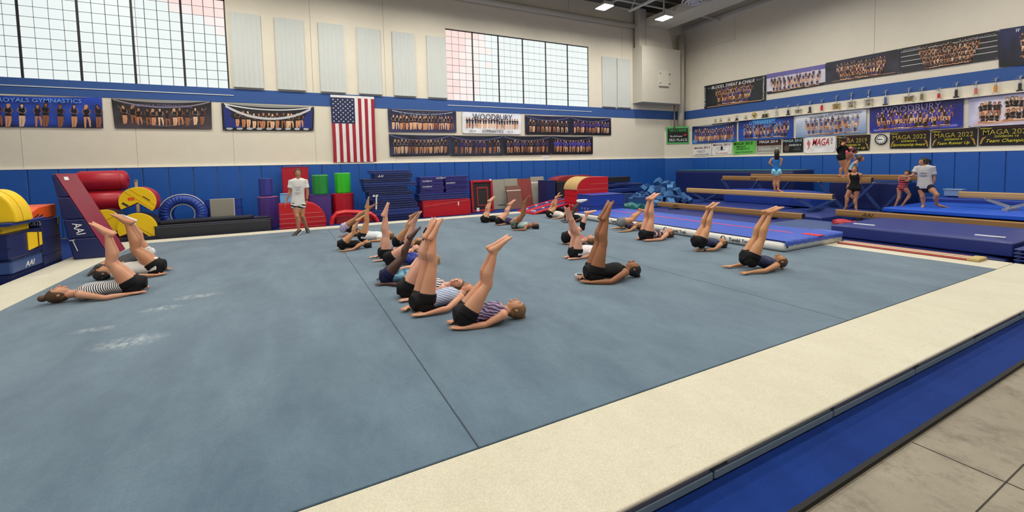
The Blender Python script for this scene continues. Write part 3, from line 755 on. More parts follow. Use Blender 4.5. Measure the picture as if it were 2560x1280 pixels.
# trampoline board
def lean(name, label, cat, q, Y, th, m, lean_=.12):
    """a board standing on the floor leaning to the wall; q = px left, px right, py top, py bottom"""
    a, b, z0, z1 = rect(Y, *q)
    z0 = .032
    t = thing(name, label, cat, ((a + b) / 2, Y, z0))
    def pr(u0, u1, v0, v1, d0, d1, nm, mm, bev=.01):
        f = lambda u, v, d: V((a + (b - a) * u, Y + lean_ * v + d, z0 + (z1 - z0) * v))
        o = MB().prism([f(u0, v0, d0), f(u1, v0, d0), f(u1, v1, d0), f(u0, v1, d0)], (0, d1 - d0, 0)).build(nm, mm, t, bevel=bev)
        return o
    pr(0, 1, 0, 1, 0, th, 'board', m)
    return t, pr, f
f = None
t, pr, _ = lean('mini_trampoline', 'mini trampoline on edge with a red padded frame and black bed', 'trampoline', (1178, 450, 1233, 524), 15.3, .06, BLK, .1)
for u0, u1, v0, v1 in ((0, .1, 0, 1), (.9, 1, 0, 1), (.1, .9, .92, 1), (.1, .9, 0, .07)): pr(u0, u1, v0, v1, -.07, 0, 'frame_pad', BRED, .02)
for u0, u1, v0, v1 in ((.27, .33, .18, .78), (.72, .78, .18, .78), (.33, .72, .73, .78), (.33, .72, .18, .22)): pr(u0, u1, v0, v1, -.02, 0, 'bed_trim', vin('rust', (150, 46, 46)), .004)
pr(.2, .32, .03, .14, -.075, -.07, 'sticker', WHT, 0); pr(.86, .94, .97, 1.02, -.076, -.07, 'sticker', WHT, 0)
for i, (q, m, lb, st_) in enumerate((((1234, 449, 1272, 519), GRYC, 'tall grey carpeted board leaning on the wall beside the trampoline', None), ((1268, 447, 1301, 515), GRYC, 'grey carpeted board leaning behind the small brown board', None), ((1301, 447, 1337, 514), mat('red_carpet', (140, 62, 58), .9, .12, 30), 'rust red carpeted board leaning on the wall', None), ((1334, 442, 1367, 512), GRYC, 'grey carpeted board with a white band, rightmost of the leaning boards', (.78, .83)), ((1272, 465, 1308, 517), mat('brown_carpet', (122, 84, 74), .9, .12, 30), 'small brown carpeted board with a pale band, front of the leaning boards', (.78, .82)))):
    t, pr, _ = lean('carpet_board', lb, 'board', q, 15.75 - (.3 if i == 4 else 0) - .02 * i, .05, m, .25)
    pr(0, 1, 0, 1, .051, .075, 'backing', BLK)
    if st_: pr(0, 1, st_[0], st_[1], -.006, 0, 'band', mat('band_cream', (214, 206, 190), .6), 0)
    if i == 0: pr(.3, .75, .12, .15, -.004, 0, 'printed_mark', CHAR, 0)
# springboards
for i, (yy, zoff) in enumerate(((12.45, 0), (13.12, 0))):
    L0, L1 = onY(1336 - i * 20, 528, yy), onY(1436 - i * 14, 500, yy)
    z0, z1 = GZ + .05, GZ + .34 + .06 * i
    gz_ = GZ
    sb = thing('springboard', 'red and blue sloped springboard, %s' % ('nearer the resting gymnasts' if i == 0 else 'behind the first one, by the boards'), 'springboard', (L0.x, yy, gz_), 'springboards on the exercise floor')
    ax0, ax1 = L0.x, L1.x
    def top(u): return z0 + (z1 - z0) * (u ** .8)
    for s_, e_, m, nm in ((-.02, .12, RED, 'edge_pad'), (.14, .42, VIOL, 'deck_panel'), (.44, .58, RED, 'edge_pad')):
        poly = [(ax0 + (ax1 - ax0) * k / 10, yy + s_, top(k / 10)) for k in range(11)]; poly += [(ax0 + (ax1 - ax0) * k / 10, yy + s_, top(k / 10) - .07) for k in range(10, -1, -1)]
        MB().prism(poly, (0, e_ - s_, 0)).build(nm, m, sb, bevel=.02)
    MB().bar((ax0, yy - .02, z0 - .03), (ax0, yy + .58, z0 - .03), .09, .08).build('front_rail', RED, sb, bevel=.02)
    for u, q in ((.06, .2), (.06, .36), (.3, .28), (.55, .28)): B(ax0 + (ax1 - ax0) * u, ax0 + (ax1 - ax0) * (u + .035), yy + q - .05, yy + q + .05, top(u), top(u) + .03).build('sticker', WHT, sb)
    for q in (.05, .5): MB().tube([(ax1 - .12, yy + q, gz_), (ax1 - .12, yy + q, z1 - .06)], .018, 8).build('leg', mat('leg_pale', (186, 186, 186), .4), sb)
    B(ax0 + .05, ax1 - .15, yy + .05, yy + .5, gz_, gz_ + .035).build('base_plate', BLK, sb)
# vault trainers and boxes
g0 = onZ(1481, 538.6, .14); Yv = g0.y
xa = g0.x; xb = onY(1561, 520, Yv).x; yl = onX(1443, 520, xa).y
zt_ = onY(1481, 488, Yv).z
bb = block('foam_block', 'shiny royal blue foam box in front of the red vault trainer', 'foam block', xa, xb, Yv, max(yl, Yv + .5), .135 + .01, zt_, BLUE, .03, seams=(.42,), top=SEAMN)
for k in range(3):
    B(xa - .006, xa, Yv + .2 + .16 * k, Yv + .26 + .16 * k, .3, .36).build('grommet', GRYV, bb)
gv = onZ(1443, 536, .14); Yq = max(yl + .12, Yv + .62)
va = thing('vault_trainer', 'bright red vault trainer with a rounded tan top', 'vault trainer', (onY(1480, 500, Yq).x, Yq, .15))
fx0, fx1 = onY(1443, 500, Yq).x, onY(1521, 500, Yq).x; dl = onX(1411, 500, fx0).y - Yq
zV = lambda py, px=1443: onY(px, py, Yq).z
ztop_ = onY(1500, 442, Yq).z; zmid = zV(475)
lv = [.15, zV(510), zV(492), zmid]
for k in range(3): B(fx0, fx1, Yq, Yq + dl, lv[k] + .003, lv[k + 1] - .003).build('foam_section', RED, va, bevel=.02)
xr0 = onY(1476, 450, Yq).x
arc = [(xr0 - (xr0 - fx0) * math.cos(PI / 2 * i / 12), Yq, zmid + (ztop_ - zmid) * math.sin(PI / 2 * i / 12)) for i in range(13)]
MB().prism([(fx0, Yq, zmid + .002)] + arc[1:] + [(fx1, Yq, ztop_), (fx1, Yq, zmid + .002)], (0, dl, 0)).build('top_section', RED, va, bevel=.01)
outer = [(p[0] - .02 * math.cos(PI / 2 * i / 12), Yq, p[2] + .02 * math.sin(PI / 2 * i / 12)) for i, p in enumerate(arc)]
MB().prism([(a, Yq - .004, c) for a, b, c in arc] + [(a, Yq - .004, c) for a, b, c in reversed(outer)], (0, dl + .008, 0)).build('top_pad', TAN, va, smooth=False)
for z in lv[1:] + [zV(462)]: B(xr0 if z > zmid + .05 else fx0, fx1, Yq - .006, Yq + .004, z - .006, z + .006).build('seam', PIPE, va)
text('A A', va, 'printed_mark', V((fx0 - .006, Yq + dl * .45, lv[1] - .06)), (0, -1, 0), ZU, .3, .06, SEAMW)
Y2 = 15.0
a, b, z0, z1 = rect(Y2, 1392, 450, 1462, 500)
v2 = thing('vault_trainer', 'second vault trainer behind, rust red top over black sides', 'vault trainer', ((a + b) / 2, Y2, .03))
z1 = onY(1430, 439, Y2).z
B(a, b + .3, Y2, Y2 + .7, .03, z1 - .22).build('foam_section', BLK, v2, bevel=.03)
MB().prism([(a, Y2, z1 - .215), (b + .3, Y2, z1 - .215), (b + .3, Y2, z1)] + [(a + .75 - .75 * math.sin(PI / 2 * i / 8), Y2, z1 - .2 + .2 * math.cos(PI / 2 * i / 8)) for i in range(9)], (0, .7, 0)).build('top_pad', vin('rust', (150, 46, 46)), v2, bevel=.01)
a, b, z0, z1 = rect(14.9, 1367, 451, 1390, 520)
block('foam_block', 'dark navy foam box behind the springboards', 'foam block', a, b, 14.9, 15.6, .03, z1, NAVY, .03)
# crumpled navy mats with a black roll
def slumped(name, label, cat, x0, x1, y0, y1, z0, z1, m, amp=.05, seed=0, cut=(14, 8), lower_end=0.0):
    t = thing(name, label, cat, ((x0 + x1) / 2, (y0 + y1) / 2, z0)); nx, ny = cut; vs = []; fs = []
    for s in (0, 1):
        for j in range(ny + 1):
            for i in range(nx + 1):
                u, v = i / nx, j / ny
                z = z0 if s == 0 else z1 - lower_end * u + amp * noise.noise(V((u * 4 + seed, v * 3, seed))) - .03 * (max(abs(u - .5), abs(v - .5)) > .49)
                k = amp * .5 * noise.noise(V((u * 3, v * 4, seed + 9)))
                vs.append((x0 + (x1 - x0) * u + (k if s else 0), y0 + (y1 - y0) * v + (k if s else 0), z))
    N = (nx + 1) * (ny + 1); ix = lambda s, i, j: s * N + j * (nx + 1) + i
    for j in range(ny):
        for i in range(nx):
            fs += [(ix(1, i, j), ix(1, i + 1, j), ix(1, i + 1, j + 1), ix(1, i, j + 1)), (ix(0, i, j), ix(0, i, j + 1), ix(0, i + 1, j + 1), ix(0, i + 1, j))]
    for i in range(nx):
        fs += [(ix(0, i, 0), ix(0, i + 1, 0), ix(1, i + 1, 0), ix(1, i, 0)), (ix(0, i + 1, ny), ix(0, i, ny), ix(1, i, ny), ix(1, i + 1, ny))]
    for j in range(ny):
        fs += [(ix(0, 0, j + 1), ix(0, 0, j), ix(1, 0, j), ix(1, 0, j + 1)), (ix(0, nx, j), ix(0, nx, j + 1), ix(1, nx, j + 1), ix(1, nx, j))]
    MB().add(vs, fs).build('cover', m, t, bevel=.02)
    return t
a, b, z0, z1 = rect(14.6, 1515, 482, 1622, 510)
za = onY(1560, 484, 14.6).z
t = slumped('crash_mat', 'slumped navy crash mat at the bottom, behind the vault trainer', 'mat', a, b, 14.6, 15.6, .03, za, NAVY, .05, 3)
zb2 = onY(1560, 470, 14.6).z
t = slumped('crash_mat', 'slumped navy crash mat in the middle of the pile behind the vault trainer', 'mat', a, b - .1, 14.65, 15.6, za + .06, zb2, vin('navy2', (34, 54, 122)), .05, 5)
zc2 = onY(1560, 459, 14.6).z
t = slumped('crash_mat', 'slumped navy crash mat on top of the pile behind the vault trainer', 'mat', a, b - .25, 14.7, 15.6, zb2 + .06, zc2, NAVY, .05, 8)
a, b, z0, z1 = rect(14.9, 1519, 442, 1576, 455)
block('black_mat', 'narrow black mat lying on the slumped navy mats', 'mat', a, b, 14.9, 15.3, zc2 + .05, max(z1, zc2 + .17), BLK, .03)
# ---------------------------------------------------------------- right side: pit, beams, mats
# long raised pad with a greenish top along the far right
t = block('pit_pad', 'long raised navy pad with a green top by the far corner', 'mat', 16.85, 18.3, 9.6, 15.2, .03, 1.36, NAVY, .10)
B(16.95, 18.2, 9.7, 15.1, 1.34, 1.372).build('top_cover', vin('green_top', (46, 128, 112)), t, bevel=.01)
# foam cubes heap
cube_m = [vin('cube_a', (50, 98, 152), .1, .8), vin('cube_b', (36, 78, 134), .1, .8), vin('cube_c', (70, 122, 176), .1, .8)]
cubes = []
protoc = {}
def cube(x, y, z, s, rot, k, lab):
    lab = '%s blue foam pit cube %s the heap, %s' % (('mid', 'dark', 'pale')[k], 'near the top of' if z > .75 else 'halfway up' if z > .4 else 'low in', 'on its side towards the vault trainer' if x < hx - .45 else 'on its side towards the wall' if x > hx + .45 else 'in its middle')
    if k not in protoc:
        o = B(-.5, .5, -.5, .5, -.5, .5).build('foam_cube', cube_m[k], None, bevel=.05, loc=(0, 0, 0)); protoc[k] = o
    else:
        o = protoc[k].copy(); COL.objects.link(o)
    o.location = (x, y, z); o.scale = (s, s * rnd.uniform(.8, 1.1), s * rnd.uniform(.55, .95)); o.rotation_euler = rot
    tag(o, lab, 'foam cube', 'foam pit cubes in the heap')
pc = onZ(1668, 505, .05)
hx, hy = 13.4, 12.9
for i in range(74):
    ang = rnd.uniform(0, 2 * PI); rr = math.sqrt(rnd.random())
    u = rr * math.cos(ang); v = rr * math.sin(ang)
    hmax = max(.12, 1.12 * (1 - rr ** 1.3))
    z = .14 + rnd.uniform(.55, 1.0) * hmax
    cube(hx + u * 1.35, hy + v * .95, z, .25, (rnd.uniform(-.7, .7), rnd.uniform(-.7, .7), rnd.uniform(0, 3)), i % 3, 'loose blue foam pit cube in the heap beyond the beams')
# core so that the heap is solid: more cubes underneath
for i in range(24):
    u, v = rnd.uniform(-.8, .8), rnd.uniform(-.6, .6)
    cube(hx + u, hy + v, rnd.uniform(.16, .16 + .7 * (1 - max(abs(u), abs(v)))), .27, (rnd.uniform(-.3, .3), rnd.uniform(-.3, .3), rnd.uniform(0, 3)), (i + 1) % 3, 'loose blue foam pit cube in the heap beyond the beams')
for i, (px, py, lab) in enumerate(((1575, 500, 'dark blue foam block beside the royal blue box, lower'), (1612, 512, 'dark blue foam block at the foot of the cube heap'),)):
    p = onZ(px, py + 8, .04) if i < 2 else onY(px, py, 12.6)
    if i == 2: p.z = .04
    s = .34 if i < 2 else .3
    t = block('foam_block', lab, 'foam block', p.x - s * .9, p.x + s * .9, p.y, p.y + .35, .04, .04 + s * 1.25 if i < 2 else .75, [SLATE, vin('dusk_blue', (44, 84, 138)), SLATE][i], .02)
p = onZ(1592, 522, .06)
slumped('tarp', 'crumpled teal tarp beside the royal blue box', 'tarp', p.x - .45, p.x + .5, p.y - .1, p.y + .7, .04, .22, TEAL, .12, 4)

wood = mat('beam_suede', (150, 113, 68), .7, .12, 6, stretch=(1, .15, 1))
wood_l = mat('beam_suede_light', (190, 154, 104), .7, .10, 6, stretch=(1, .15, 1))
legm = mat('leg_navy', (36, 62, 124), .45); legs_ = mat('leg_silver', (176, 182, 188), .35, metal=.6)
def beam(label, X, ya, yb, z, m, legs, width=.13, logo=None, legmat=None, zfoot=.06, spread=.55):
    t = thing('balance_beam', label, 'balance beam', (X, (ya + yb) / 2, zfoot))
    y0_, y1_ = min(ya, yb), max(ya, yb)
    h = .165
    sec = [(X - .05, z - h), (X + .05, z - h), (X + .065, z - h * .7), (X + .065, z - .02), (X + .05, z), (X - .05, z), (X - .065, z - .02), (X - .065, z - h * .7)]
    MB().prism([(a, y0_, b) for a, b in sec], (0, y1_ - y0_, 0)).build('beam_body', m, t)
    for yy in (y0_ - .012, y1_ + .002):
        MB().prism([(a, yy, b) for a, b in sec], (0, .01, 0)).build('end_cap', BLK if yy < y0_ else m, t)
    for yy, hgt in legs:
        zt__ = z - h
        if hgt == 'V':   # V trestle: two slanted legs meeting on a foot
            for s in (-1, 1): MB().bar((X, yy + s * spread, zt__ - .01), (X, yy, zfoot + .05), .07, .07).build('leg', legmat or legm, t)
            B(X - .45, X + .45, yy - .05, yy + .05, zfoot, zfoot + .05).build('foot', legmat or legm, t)
            for s in (-1, 1): MB().tube([(X - .07, yy + s * spread, zt__ + .01), (X + .07, yy + s * spread, zt__ + .01)], .022, 8).build('bolt', legs_, t)
        elif hgt == 'A':   # A trestle across
            for s in (-1, 1): MB().bar((X, yy, zt__), (X + s * .42, yy, zfoot), .05, .05).build('leg', legmat or legm, t)
            B(X - .25, X + .25, yy - .02, yy + .02, (zt__ + zfoot) / 2, (zt__ + zfoot) / 2 + .04).build('brace', legmat or legm, t)
        else:
            B(X - .05, X + .05, yy - .05, yy + .05, zfoot, zt__).build('leg', BLK, t)
            B(X - .3, X + .3, yy - .06, yy + .06, zfoot, zfoot + .03).build('foot', BLK, t)
    if logo: text('AAI', t, 'lettering', V((X - .068, logo, z - h * .5)), YD, ZU, .27, .075, mat('ink_dark', (50, 36, 22)), .5, .004)
    return t
beam('tan high balance beam farthest back, along the blue wall', 16.2, 10.8, 5.6, 1.24, wood, [(10.0, 'V'), (6.6, 'V')], spread=.7)
B2_ = beam('tan high balance beam second from the wall with dark lettering', 15.6, 11.6, 6.6, 1.17, wood, [(10.9, 'V'), (7.3, 'V')], logo=10.3, spread=.75)
beam('pale medium balance beam with a girl standing on it', 13.6, 11.65, 6.65, .77, wood_l, [(10.9, 'V'), (7.15, 'V')], spread=.5, zfoot=.275)
beam('low tan balance beam nearest the long inflatable track', 12.0, 11.57, 6.57, .34, wood, [(10.8, 'P'), (7.4, 'P')], logo=10.75, zfoot=.135)
beam('low tan balance beam at the far right before the big blue mats', 13.0, 6.26, 1.2, .41, wood, [(5.75, 'P'), (1.8, 'P')], logo=5.55, zfoot=.04)
beam('pale short balance beam on silver V legs at the right edge', 16.2, 4.85, 1.5, .8, wood_l, [(3.9, 'V'), (2.0, 'V')], legmat=legs_, spread=.45, zfoot=.375)
# inflatable track
at = thing('air_track', 'long inflatable tumbling track, blue top with a red line, white sides', 'air track', (8.7, 7.5, GZ))
ax0, ax1, ay0, ay1, ah = 7.72, 9.68, 4.56, 10.9, .17
sec = lambda y, k: None
poly = []
nn_ = 8
pr_ = [(ax0 + .075 - .075 * math.sin(PI * i / nn_), GZ + .003 + ah / 2 - ah / 2 * math.cos(PI * i / nn_)) for i in range(nn_ + 1)]
pr_ += [(ax1 - .075 + .075 * math.sin(PI * i / nn_), GZ + .003 + ah / 2 + ah / 2 * math.cos(PI * i / nn_)) for i in range(nn_ + 1)]
vs = []; cen = V(((ax0 + ax1) / 2, 0, GZ + ah / 2)); steps = [(ay0, .985), (ay0 + .03, .995), (ay0 + .08, 1), (ay1 - .08, 1), (ay1, .985)]
n = len(pr_)
for yy, k in steps:
    for a, b in pr_: vs.append((cen.x + (a - cen.x) * k, yy + (0 if 0 else 0), GZ + .003 + (b - GZ - .003) * (1 if k == 1 else .9) + (0 if k == 1 else .01)))
fs = [(i * n + j, i * n + (j + 1) % n, (i + 1) * n + (j + 1) % n, (i + 1) * n + j) for i in range(len(steps) - 1) for j in range(n)] + [list(range(n - 1, -1, -1)), [(len(steps) - 1) * n + j for j in range(n)]]
MB().add(vs, fs).build('side_wall', vin('track_white', (226, 226, 222)), at, smooth=True)
tz = GZ + ah + .003
B(ax0 + .06, ax1 - .06, ay0 + .02, ay1 - .03, tz - .01, tz + .008).build('top_sheet', vin('track_blue', (60, 92, 194)), at, bevel=.006)
B(ax0 + .045, ax0 + .075, ay0 + .35, ay1 - .03, tz - .02, tz + .009).build('edge_tape', SEAMN, at)
B(8.86, 8.93, ay0 + .2, ay1 - .05, tz + .008, tz + .011).build('center_line', mat('line_red', (214, 66, 92), .5), at)
cv = MB(); vs = []; nx, ny = 40, 6
for j in range(ny + 1):
    for i in range(nx + 1):
        u, v = i / nx, j / ny
        drop = 0 if v > .34 else (1 - v / .34) * .085
        vs.append((ax0 + .04 + (ax1 - ax0 - .08) * u, ay0 - .02 + (0 if v < .34 else .5 * (v - .34) / .66) - .006 * math.sin(u * 95), tz + .018 - drop + .009 * math.sin(u * 95 + 2 * v) + .005 * math.sin(u * 51)))
cv.add(vs, [(j * (nx + 1) + i, j * (nx + 1) + i + 1, (j + 1) * (nx + 1) + i + 1, (j + 1) * (nx + 1) + i) for j in range(ny) for i in range(nx)]).build('end_cover', vin('track_blue', (60, 92, 194)), at, smooth=True)
B(8.8, 8.98, ay0 - .03, ay0 + .3, tz + .02, tz + .028).build('red_patch', mat('line_red2', (214, 40, 60), .5), at)
ink = mat('ink_black', (26, 28, 34), .6)
for k, yy in enumerate((9.3, 7.25, 5.75)):
    pz_ = V((ax0 - .002, yy, GZ + ah * .52))
    MB().tube([pz_ + V((.004, 0, 0)), pz_ + V((-.004, 0, 0))], .055, 20).build('logo_disc', ink, at)
    MB().tube([pz_ + V((-.003, -.008, .01)), pz_ + V((-.007, -.008, .01))], .032, 14).build('logo_mark', WHT, at)
    text('Tumbl Trak', at, 'lettering', pz_ + V((-.004, -.36, .005)), YD, ZU, .46, .07, ink, 0, .003)
pz_ = onX(1952, 612, ax0 + .0)
MB().tube([(ax0 + .13, ay0 + .02, GZ + .085), (ax0 + .13, ay0 - .006, GZ + .085)], .024, 12).build('printed_mark', ink, at)

# mats among the beams
def mat_list(items):
    for (nm, lab, X0, X1, Y0, Y1, Z0, Z1, m, amp, sd, le) in items:
        slumped(nm, lab, 'mat', X0, X1, Y0, Y1, Z0, Z1, m, amp, sd, lower_end=le)
mat_list([
    ('landing_mat', 'wide violet-blue landing mat under the pale medium beam', 12.45, 15.1, 8.1, 11.0, .04, .27, VIOL, .02, 1, 0),
    ('landing_mat', 'second violet-blue mat between the low beam and the pale beam', 12.45, 15.0, 6.35, 8.05, .04, .25, vin('navy2', (34, 54, 122)), .02, 2, 0),
    ('landing_mat', 'purple-blue mat strip lying under the low beam', 9.95, 12.4, 6.9, 11.8, .035, .13, VIOL, .01, 6, 0),
])
t = slumped('crash_mat', 'big navy crash mat with white lettering behind the pale beam', 'mat', 17.3, 18.5, 6.5, 8.6, .04, .95, NAVY, .04, 11)
t = slumped('crash_mat', 'big navy crash mat slanting under the high beams', 'mat', 14.25, 15.1, 7.6, 10.6, .28, .74, BLUE, .06, 12, lower_end=-.0)
text('norbert', t, 'lettering', V((14.22, 8.0, .66)), YD, ZU, .55, .07, WHT, .4, .002)
t = slumped('crash_mat', 'deep blue crash mat between the high beam legs and the wall', 'mat', 17.9, 18.7, 3.0, 6.2, .04, .50, BLUE, .03, 13)
# blue mat the grey shirted coach stands on, over black mat
MZ = .37
t = slumped('landing_mat', 'bright blue landing mat under the coach in the grey shirt', 'mat', 15.05, 17.8, 1.6, 6.1, MZ - .14, MZ, vin('bright_blue', (32, 92, 214)), .008, 14)
t = slumped('black_mat', 'black mat beneath the bright blue landing mat', 'mat', 15.1, 17.7, 1.6, 6.0, .035, MZ - .145, BLK, .006, 15)
# folded pale blue mats with a red cloth by the track end
zq = .035
for i, lab in enumerate(('lower', 'upper')):
    slumped('folded_mat', 'steel blue folded mat near the track end, %s of two' % lab, 'mat', 10.0 + .1 * i, 11.9, 5.0, 6.75 - .1 * i, zq, zq + .09, SLATE, .004, 20 + i); zq += .1
p = onZ(2108, 556, zq + .05)
rc = thing('cloth', 'crumpled red cloth lying on the steel blue mats', 'cloth', (p.x, p.y, zq))
MB().ell((p.x, p.y, zq + .05), [(.19, 0, 0), (0, .2, 0), (0, 0, .075)], 20, 12, fn=lambda l: l * (1 + .35 * noise.noise(l * 2.5))).build('fabric', BRED, rc, smooth=True)
MB().ell((p.x + .28, p.y - .12, zq + .03), [(.14, 0, 0), (0, .1, 0), (0, 0, .04)], 14, 8, fn=lambda l: l * (1 + .35 * noise.noise(l * 2.5))).build('fold', vin('pinkish', (204, 40, 80)), rc, smooth=True)
# long thick blue mat by the border with thinner ones beneath
X0 = 10.15
slumped('landing_mat', 'long thin navy mat beneath the thick blue one by the border', 'mat', X0 - .1, 12.3, 2.45, 5.05, .035, .13, NAVY, .003, 30)
t = slumped('landing_mat', 'long thick violet-blue landing mat right of the track', 'mat', X0, 12.2, 2.4, 5.0, .14, .40, VIOL, .004, 31)
MB().box(X0 - .006, X0 + .002, 2.45, 4.95, .382, .388).build('piping', mat('piping_blue', (110, 122, 176), .5), t)
for yy in (4.55, 2.75): B(X0 + .3, X0 + .36, yy - .18, yy + .18, .40, .412).build('handle', WHT, t)
for i in range(6):
    z0 = .035 + i * .055
    slumped('panel_mat', 'navy panel mat, %s from the bottom of the low stack at the right edge' % ORD[i], 'mat', 9.82 + .01 * (i % 2), 12.2, .9, 2.32, z0, z0 + .05, vin('navy2', (34, 54, 122)), .002, 40 + i)
t = bpy.data.objects[-1]
B(9.95, 10.12, 1.98, 2.12, .368, .374).build('tag', WHT, [o for o in COL.objects if o.get('label', '').startswith('navy panel mat, sixth')][0])
B(12.3, 12.6, 1.5, 2.2, .035, .4).build('folded_mat', vin('pinkish', (204, 40, 80)))
tag(COL.objects[-1], 'pinkish red folded mat end at the right edge, behind the thick blue mat', 'mat')
# timber strips on the border
strip_c = [mat('strip_red', (168, 74, 66), .5), mat('strip_cream', (222, 208, 176), .6), mat('strip_olive', (128, 112, 84), .6), mat('strip_cream2', (214, 200, 168), .6), mat('strip_red2', (178, 92, 84), .5)]
bs_ = thing('beam_pad', 'long narrow striped wooden rail lying on the cream border', 'rail', (9.6, 3.6, GZ))
for i in range(5):
    B(9.36 + .066 * i, 9.36 + .066 * i + .052, 2.62, 4.5, GZ + .002, GZ + .034).build('strip', strip_c[i], bs_, bevel=.006)
B(9.35, 9.69, 2.56, 2.70, GZ + .001, GZ + .05).build('end_cap', mat('cap_straw', (190, 168, 112), .9, .3, 40), bs_, bevel=.015)
# clear tub near coach
tb = thing('plastic_tub', 'small translucent plastic tub on the blue mat behind the coach', 'tub', (18.2, 5.4, .52))
p = onX(2386, 487, 18.2)
MB().prism([(18.05, p.y - .2, .53), (18.35, p.y - .2, .53), (18.35, p.y + .2, .53), (18.05, p.y + .2, .53)], (0, 0, .2)).build('tub_body', vin('tub', (120, 150, 190)), tb, bevel=.02)
MB().box(18.03, 18.37, p.y - .22, p.y + .22, .73, .75).build('tub_rim', vin('tub_rim', (160, 186, 214)), tb)
# ---------------------------------------------------------------- banners
class Wall:
    def __init__(s, kind): s.kind = kind
    def st(s, px, py):
        if s.kind == 'b': p = onY(px, py, YB - .03); return V((p.x, p.z))
        if s.kind == 'r': p = onX(px, py, XR - .03); return V((-p.y, p.z))
        p = onP(px, py, ca + nrm * .03, nrm); return V(((p - ca).dot(s.ax), p.z))
    ax = None
    def pt(s, a, z, d):
        if s.kind == 'b': return V((a, YB - d, z))
        if s.kind == 'r': return V((XR - d, -a, z))
        return ca + s.ax * a + nrm * d + V((0, 0, z))
    def xd(s): return {'b': V((1, 0, 0)), 'r': V((0, -1, 0)), 'c': s.ax}[s.kind]
WB_, WR_, WC_ = Wall('b'), Wall('r'), Wall('c')
WC_.ax = (cb - ca).normalized()
def c3(h): return rgb(h)[:3]
def mixc(a, b, t): return tuple(x + (y - x) * t for x, y in zip(a, b))
SK = [c3(x) for x in ('e8b48c', 'd89a70', 'c98660', 'f0c4a0', '9a6040')]
HR = [c3(x) for x in ('2a1c14', '4a3020', '7a5430', 'c8a468', '1a1210')]
